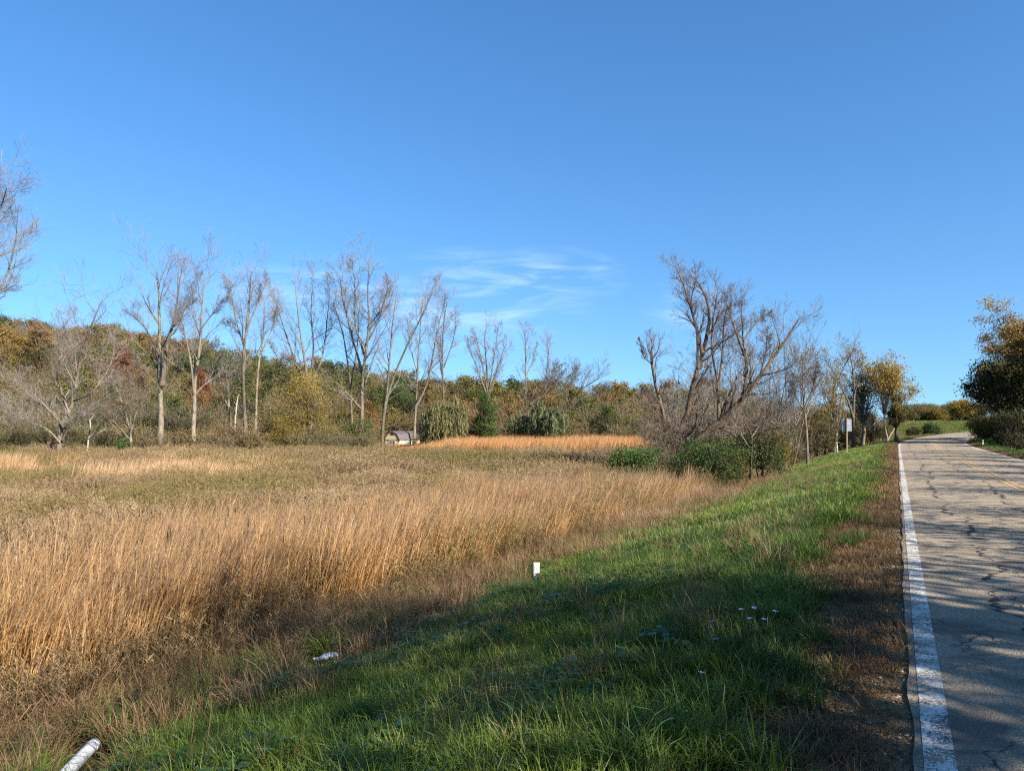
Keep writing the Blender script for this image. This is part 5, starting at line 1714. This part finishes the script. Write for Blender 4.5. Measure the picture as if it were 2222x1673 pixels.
M_SIDING = plain_mat("shed_siding", (0.60, 0.47, 0.29), (0.72, 0.58, 0.38), 3, 0.8, 0.1, stretch=(4, 4, 0.6))
M_TRIM = plain_mat("shed_trim", (0.11, 0.085, 0.065), (0.16, 0.125, 0.10), 5, 0.7)
M_METAL = plain_mat("shed_metal_roof", (0.16, 0.135, 0.14), (0.23, 0.20, 0.205), 4, 0.45, 0.05, 0.3)
M_WHITEP = plain_mat("white_plastic", (0.62, 0.63, 0.63), (0.78, 0.78, 0.77), 9, 0.5, 0.05)
M_PIPE = plain_mat("weathered_white_plastic", (0.40, 0.43, 0.46), (0.70, 0.72, 0.73), 7, 0.55, 0.08)
M_GLASS = plain_mat("window_glass", (0.03, 0.04, 0.05), (0.10, 0.14, 0.18), 1.5, 0.08, 0.0, spec=0.8)
M_WHITEWOOD = plain_mat("white_painted_wood", (0.62, 0.62, 0.60), (0.76, 0.76, 0.74), 8, 0.6)
M_DARKHOLE = plain_mat("vent_dark", (0.02, 0.018, 0.015), (0.035, 0.03, 0.025), 8, 0.8)

# barn-shaped garden shed in the reeds
SW, SL, EV, PK = 2.6, 7.0, 1.55, 2.75
sb = at_px(851, 111)
shed = thing("garden_shed", "tan barn-roofed garden shed with dark ribbed metal roof, half hidden in reeds", "shed", (sb[0], sb[1], sb[2]), -RAD(25))
hw = SW / 2
prof = [(-hw, 0), (hw, 0), (hw, EV), (hw * 0.62, EV + (PK - EV) * 0.66), (0, PK), (-hw * 0.62, EV + (PK - EV) * 0.66), (-hw, EV)]
bm = bmesh.new()
prism(bm, prof, 0, SL)
obj("wall", bm, M_SIDING, shed)
bm = bmesh.new()
for k in range(8):                                       # siding battens on the gable
    x = -hw + 0.17 + k * (SW - 0.34) / 7
    box(bm, x - 0.02, x + 0.02, -0.018, 0.0, 0.02, EV - 0.1)
obj("batten", bm, M_SIDING, shed)
bm = bmesh.new()
box(bm, -hw - 0.02, hw + 0.02, -0.06, -0.002, EV - 0.06, EV + 0.03)
obj("eave_board", bm, M_TRIM, shed)
roof_mesh = []
ov = 0.07
pts = [(hw + 0.10, EV - 0.10), (hw * 0.62 + 0.05, EV + (PK - EV) * 0.66 + 0.05), (0, PK + 0.06), (-hw * 0.62 - 0.05, EV + (PK - EV) * 0.66 + 0.05), (-hw - 0.10, EV - 0.10)]
bm = bmesh.new()
for (xa, za), (xb, zb) in zip(pts[:-1], pts[1:]):
    nx, nz_ = -(zb - za), (xb - xa)
    ln = math.hypot(nx, nz_)
    nx, nz_ = -nx / ln * 0.04, -nz_ / ln * 0.04
    prism(bm, [(xa, za), (xb, zb), (xb + nx, zb + nz_), (xa + nx, za + nz_)], -ov, SL + ov)
roof_o = obj("roof", bm, M_METAL, shed)
bm = bmesh.new()
for (xa, za), (xb, zb) in zip(pts[:-1], pts[1:]):
    dx, dz = xb - xa, zb - za
    ln = math.hypot(dx, dz)
    nx, nz_ = dz / ln * -0.05, dx / ln * 0.05
    nx, nz_ = (-nx, -nz_) if nz_ < 0 else (nx, nz_)
    q = 16
    for k in range(q + 1):
        y = -ov + (SL + 2 * ov) * k / q
        prism(bm, [(xa + nx * 0.75, za + nz_ * 0.75), (xb + nx * 0.75, zb + nz_ * 0.75), (xb + nx * 1.9, zb + nz_ * 1.9), (xa + nx * 1.9, za + nz_ * 1.9)], y - 0.045, y + 0.045)
obj("roof_rib", bm, M_METAL, roof_o)
bm = bmesh.new()
for (xa, za), (xb, zb) in zip(pts[:-1], pts[1:]):
    prism(bm, [(xa * 1.0, za - 0.075), (xb * 1.0, zb - 0.075), (xb * 1.0, zb - 0.005), (xa * 1.0, za - 0.005)], -ov - 0.03, -ov + 0.02)
obj("barge_board", bm, M_TRIM, roof_o)
bm = bmesh.new()
box(bm, -0.22, 0.22, -0.05, 0.01, PK - 0.48, PK - 0.2)
obj("vent", bm, M_DARKHOLE, shed)
bm = bmesh.new()
box(bm, -0.52, 0.52, -0.04, 0.01, 0.85, EV - 0.14)
win = obj("window", bm, M_GLASS, shed)
bm = bmesh.new()
for x0, x1, z0, z1 in ((-0.58, 0.58, 0.79, 0.87), (-0.58, 0.58, EV - 0.16, EV - 0.08), (-0.58, -0.50, 0.88, EV - 0.17), (0.50, 0.58, 0.88, EV - 0.17), (-0.03, 0.03, 0.88, EV - 0.17)):
    box(bm, x0, x1, -0.075, -0.042, z0, z1)
obj("window_frame", bm, M_WHITEWOOD, win)
bm = bmesh.new()
box(bm, hw - 0.01, hw + 0.04, 2.0, 3.1, 0.85, EV - 0.28)
win2 = obj("window", bm, M_GLASS, shed)
bm = bmesh.new()
for y0, y1, z0, z1 in ((1.93, 3.17, 0.78, 0.86), (1.93, 3.17, EV - 0.30, EV - 0.22), (1.93, 2.01, 0.87, EV - 0.31), (3.09, 3.17, 0.87, EV - 0.31), (2.52, 2.58, 0.87, EV - 0.31)):
    box(bm, hw + 0.042, hw + 0.07, y0, y1, z0, z1)
obj("window_frame", bm, M_WHITEWOOD, win2)

# white house far up the hill
hb = at_px(1100, 178)
hz = EYE - (876 - VH) / F * 178
house = thing("white_house", "white gabled house glimpsed through the trees on the hill", "house", (hb[0], hb[1], hb[2]), RAD(25))
hh = max(2.6, hz - hb[2])
bm = bmesh.new()
prism(bm, [(-1.7, -0.5), (1.7, -0.5), (1.7, hh), (0, hh + 1.6), (-1.7, hh)], 0, 5)
obj("wall", bm, M_WHITEWOOD, house)
bm = bmesh.new()
for sgn in (-1, 1):
    prism(bm, [(sgn * 1.95, hh - 0.2), (0, hh + 1.65), (0, hh + 1.83), (sgn * 2.05, hh - 0.08)], -0.25, 5.25)
obj("roof", bm, M_METAL, house)
bm = bmesh.new()
box(bm, -0.4, 0.4, -0.04, 0.02, hh - 1.1, hh - 0.1)
obj("window", bm, M_GLASS, house)

# road signs seen from behind
M_SIGNBACK = plain_mat("sign_back_aluminium", (0.42, 0.46, 0.47), (0.56, 0.60, 0.61), 3, 0.5, 0.03, 0.15)
M_SIGNDARK = plain_mat("sign_back_stained", (0.10, 0.16, 0.15), (0.17, 0.24, 0.22), 3, 0.5, 0.03, 0.3)
M_POST = plain_mat("weathered_wood_post", (0.36, 0.26, 0.17), (0.54, 0.41, 0.28), 6, 0.85, 0.2, stretch=(4, 4, 0.4))


def rounded(bm, cx, cz, w, h, y0, y1, r=0.05):
    pr = []
    for sx_, sz_, a0 in ((1, 1, 0), (-1, 1, 90), (-1, -1, 180), (1, -1, 270)):
        for k in range(4):
            an = RAD(a0 + k * 30)
            pr.append((cx + sx_ * (w / 2 - r) + r * math.cos(an), cz + sz_ * (h / 2 - r) + r * math.sin(an)))
    prism(bm, pr, y0, y1)


x, y, z = ray_ground(1838, 988)
fac = -math.atan2(x, y)
zt = EYE - (907 - VH) / F * y - z
ph = 28 / F * y
sg = thing("road_sign", "back of tall rectangular road sign on a wooden post by two white markers", "sign", (x, y, z - 0.05), fac)
bm = bmesh.new()
box(bm, -0.048, 0.048, -0.05, 0.05, -0.3, zt + 0.03)
obj("post", bm, M_POST, sg, bevel=0.008)
bm = bmesh.new()
rounded(bm, 0.0, zt - ph * 0.28, 18 / F * y, ph * 0.50, 0.052, 0.058)
obj("panel", bm, M_SIGNBACK, sg)
bm = bmesh.new()
rounded(bm, -0.01, zt - ph * 0.76, 19.5 / F * y, ph * 0.44, 0.052, 0.058)
obj("panel", bm, M_SIGNBACK, sg)
bm = bmesh.new()
box(bm, -0.19, -0.051, 0.030, 0.051, zt - ph * 0.97, zt - 0.03)
obj("stiffener", bm, M_SIGNDARK, sg)
for zz_ in (0.12, 0.45, 0.62, 0.92):
    bm = bmesh.new()
    box(bm, -0.022, 0.022, -0.062, -0.051, zt - ph * zz_ - 0.02, zt - ph * zz_ + 0.02)
    obj("bolt", bm, M_SIGNBACK, sg)

x, y = (1896 - U0) / F * 92, 92.0
z = gz(x, y)
zt = EYE - (908 - VH) / F * y - z
sg2 = thing("road_sign", "back of diamond road sign with small plate below, half lost against the grove", "sign", (x, y, z - 0.05), -math.atan2(x, y) + RAD(38))
bm = bmesh.new()
box(bm, -0.05, 0.05, -0.045, 0.045, -0.3, zt)
obj("post", bm, M_POST, sg2, bevel=0.006)
bm = bmesh.new()
dw = 0.56
prism(bm, [(0, zt - 1.12), (dw, zt - 0.56), (0, zt), (-dw, zt - 0.56)], 0.047, 0.053)
obj("panel", bm, M_SIGNDARK, sg2)
bm = bmesh.new()
rounded(bm, 0, zt - 1.35, 0.46, 0.42, 0.047, 0.053, 0.03)
obj("plate", bm, M_SIGNBACK, sg2)

# white delineator posts
for (u, vb, vt, lean, lab) in ((1818, 986, 958, -0.12, "leaning white marker post just left of the first road sign"), (1857.5, 967, 959, 0.0, "small white marker post beyond the first road sign"),
                               (2132, 967.5, 954.5, 0.06, "white marker post on the right verge, farther of the two"), (2194.5, 978.5, 956.5, -0.03, "white marker post on the right verge at the picture's edge")):
    x, y, z = ray_ground(u, vb)
    H_ = (vb - vt) / F * y
    r_ = 0.055 if u != 1857.5 else 0.05
    po = thing("marker_post", lab, "post", (x, y, z - 0.02), 0.4, group="white marker posts along the road")
    po.rotation_euler = (0, lean, 0.4)
    G = Geo()
    zz_ = np.array([-0.25, 0.0, H_ * 0.9, H_ * 0.985, H_])
    rr_ = np.array([1, 1, 1, 0.8, 0.3]) * r_
    G.tubes(np.stack([zz_ * 0, zz_ * 0, zz_], 1)[None], rr_[None], 12, caps=True)
    link("shaft", G.mesh("shaft", M_WHITEP, True), po)
    bm = bmesh.new()
    box(bm, -0.025, 0.025, -r_ - 0.006, -r_ + 0.01, H_ * 0.80, H_ * 0.92)
    obj("reflector", bm, M_SIGNBACK, po)

# stub of a white flat post at the marsh edge
x, y, z = ray_ground(1164, 1254)
w_ = 13.5 / F * y
h_ = 34 / F * y
st_ = thing("marker_stub", "short flat white plastic post standing at the foot of the bank", "post", (x, y, z), -math.atan2(x, y) + 0.05)
bm = bmesh.new()
pr = [(-w_ / 2, -0.012), (-w_ / 2 + 0.02, -0.024), (w_ / 2 - 0.02, -0.024), (w_ / 2, -0.012), (w_ / 2, 0.008), (w_ / 2 - 0.022, -0.006), (-w_ / 2 + 0.022, -0.006), (-w_ / 2, 0.008)]
lo_ = [bm.verts.new((a_, b_, -0.15)) for a_, b_ in pr]
hi_ = [bm.verts.new((a_, b_, h_)) for a_, b_ in pr]
for i in range(8):
    j = (i + 1) % 8
    bm.faces.new([lo_[i], lo_[j], hi_[j], hi_[i]])
bm.faces.new(hi_)
obj("shaft", bm, M_PIPE, st_)
bm = bmesh.new()
box(bm, -0.008, 0.008, -0.030, -0.0245, h_ * 0.55, h_ * 0.58)
obj("bolt", bm, M_METAL, st_)

# fallen white tube, lower left
x, y, z = ray_ground(150, 1690)
x2, y2, z2 = ray_ground(207, 1652)
d_ = Vector((x2 - x, y2 - y, 0)).normalized()
pp = thing("fallen_marker_tube", "fallen white plastic marker tube lying in the grass, lower left corner", "tube", (x2, y2, z2 + 0.17))
L_t = 1.0
G = Geo()
ax_ = -np.array([d_.x, d_.y, 0.0])
ax_[2] = -0.03
nseg = np.array([0.0, 0.012, 0.02, 0.085, 0.09, 0.10, 0.106, 0.5, L_t])
rad_ = np.array([0.018, 0.040, 0.052, 0.055, 0.049, 0.049, 0.055, 0.055, 0.055]) * 1.05
G.tubes((nseg[:, None] * ax_[None])[None], rad_[None], 20)
tube_o = link("shaft", G.mesh("shaft", M_PIPE, True), pp)
bm = bmesh.new()
G = Geo()
ring = np.array([0.089, 0.094, 0.100])
G.tubes((ring[:, None] * ax_[None])[None], np.array([[0.0535, 0.0545, 0.0535]]), 20)
link("groove_band", G.mesh("groove_band", M_TRIM, True), pp)
bm.free()

# crushed plastic bottle in the grass
x, y, z = ray_ground(712, 1446)
bt = thing("plastic_bottle", "crushed pale blue plastic bottle lying in the dry grass", "bottle", (x, y, z + 0.13), RAD(28))
m, n, L = newmat("bottle_plastic")
p = n.new("ShaderNodeBsdfPrincipled")
p.inputs["Base Color"].default_value = (0.52, 0.66, 0.72, 1)
p.inputs["Roughness"].default_value = 0.22
p.inputs["Transmission Weight"].default_value = 0.25
o_ = n.new("ShaderNodeOutputMaterial")
L(p.outputs[0], o_.inputs[0])
G = Geo()
rng = np.random.default_rng(5)
kx = np.linspace(-0.17, 0.13, 22)
rb = np.interp(kx, [-0.17, -0.15, -0.10, -0.07, 0.10, 0.125, 0.13], [0.018, 0.020, 0.035, 0.052, 0.052, 0.045, 0.01])
rb = rb * (1 - 0.10 * (np.sin(kx * 150) > 0.4)) * (0.93 + 0.14 * rng.random(22))
G.tubes(np.stack([kx, 0.012 * np.sin(kx * 22), 0.01 * np.cos(kx * 31) + 0.08 * kx], 1)[None], rb[None], 14)
me = G.mesh("body", m, True)
co = np.empty(len(me.vertices) * 3, np.float32)
me.vertices.foreach_get("co", co)
co = co.reshape(-1, 3)
co[:, 2] *= 0.72
co += 0.004 * rng.normal(size=co.shape)
me.vertices.foreach_set("co", co.ravel())
body = link("body", me, bt)
G = Geo()
G.tubes(np.array([[(-0.168, -0.006, -0.006), (-0.186, -0.006, -0.006), (-0.190, -0.006, -0.006)]]), np.array([[0.019, 0.019, 0.006]]), 12)
link("cap", G.mesh("cap", M_WHITEP, True), bt)

# chicory flowers
M_PETAL = leaf_mat("chicory_petal", [(0, (0.26, 0.32, 0.62)), (1, (0.42, 0.48, 0.78))], 0.35, 0.15)
M_FSTEM = leaf_mat("chicory_stem", [(0, (0.05, 0.09, 0.02)), (1, (0.08, 0.12, 0.03))], 0.1)
FL = [(1616, 1321), (1632, 1317), (1676, 1326), (1632, 1342), (1652, 1344), (1556, 1350), (1541, 1363), (1554, 1388), (1519, 1461), (1477, 1568)]
FLAB = ["topmost left bloom of the pale blue chicory cluster", "highest bloom of the pale blue chicory cluster", "pale blue chicory bloom nearest the brown shoulder", "lower left bloom of the main pale blue chicory cluster",
        "lower right bloom of the main pale blue chicory cluster", "upper of three pale blue chicory blooms left of the cluster", "leftmost of three pale blue chicory blooms left of the cluster", "lowest of three pale blue chicory blooms left of the cluster",
        "lone pale blue chicory bloom below the others in dark grass", "lowest pale blue chicory bloom, near the picture's bottom edge"]
for q, (u, v) in enumerate(FL):
    rng = np.random.default_rng(700 + q)
    hf = 0.24
    xg, yg, zg = ray_ground(u, v)
    # stem foot lies behind the line of sight: step back until the bloom's height fits
    for _ in range(6):
        yv = (EYE - (zg + hf)) * F / (v - VH)
        xg, yg = (u - U0) / F * yv, yv
        zg = gz(xg, yg)
    fl = thing("chicory_flower", FLAB[q], "flower", (xg, yg, zg), rng.random() * 6, group="pale blue chicory flowers in the bank's grass")
    G = Geo()
    G.tubes(res([(0.03, -0.02, 0), (0.02, 0.01, hf * 0.5), (0, 0, hf - 0.006)], 6)[None], np.full((1, 6), 0.0022), 4)
    link("stem", G.mesh("stem", M_FSTEM), fl)
    G = Geo()
    for k in range(14):
        an = k / 14 * 2 * math.pi + rng.normal() * 0.08
        d = np.array([math.cos(an), math.sin(an), 0.25 + 0.15 * rng.random()])
        e = np.array([-math.sin(an), math.cos(an), 0])
        c = np.array([0, 0, hf])
        ln = 0.020 + 0.004 * rng.random()
        V = [c, c + d * ln * 0.6 + e * 0.0032, c + d * ln + e * 0.0036, c + d * ln * 1.06, c + d * ln - e * 0.0036, c + d * ln * 0.6 - e * 0.0032]
        G.add(V, [[0, 1, 2, 3], [0, 3, 4, 5]], 0.5, rng.random())
    fl_p = link("petals", G.mesh("petals", M_PETAL), fl)
    fl_p.rotation_euler = (0.0, 0.0, 0.0)
    fl.rotation_euler = (rng.normal() * 0.12, rng.normal() * 0.12, rng.random() * 6)
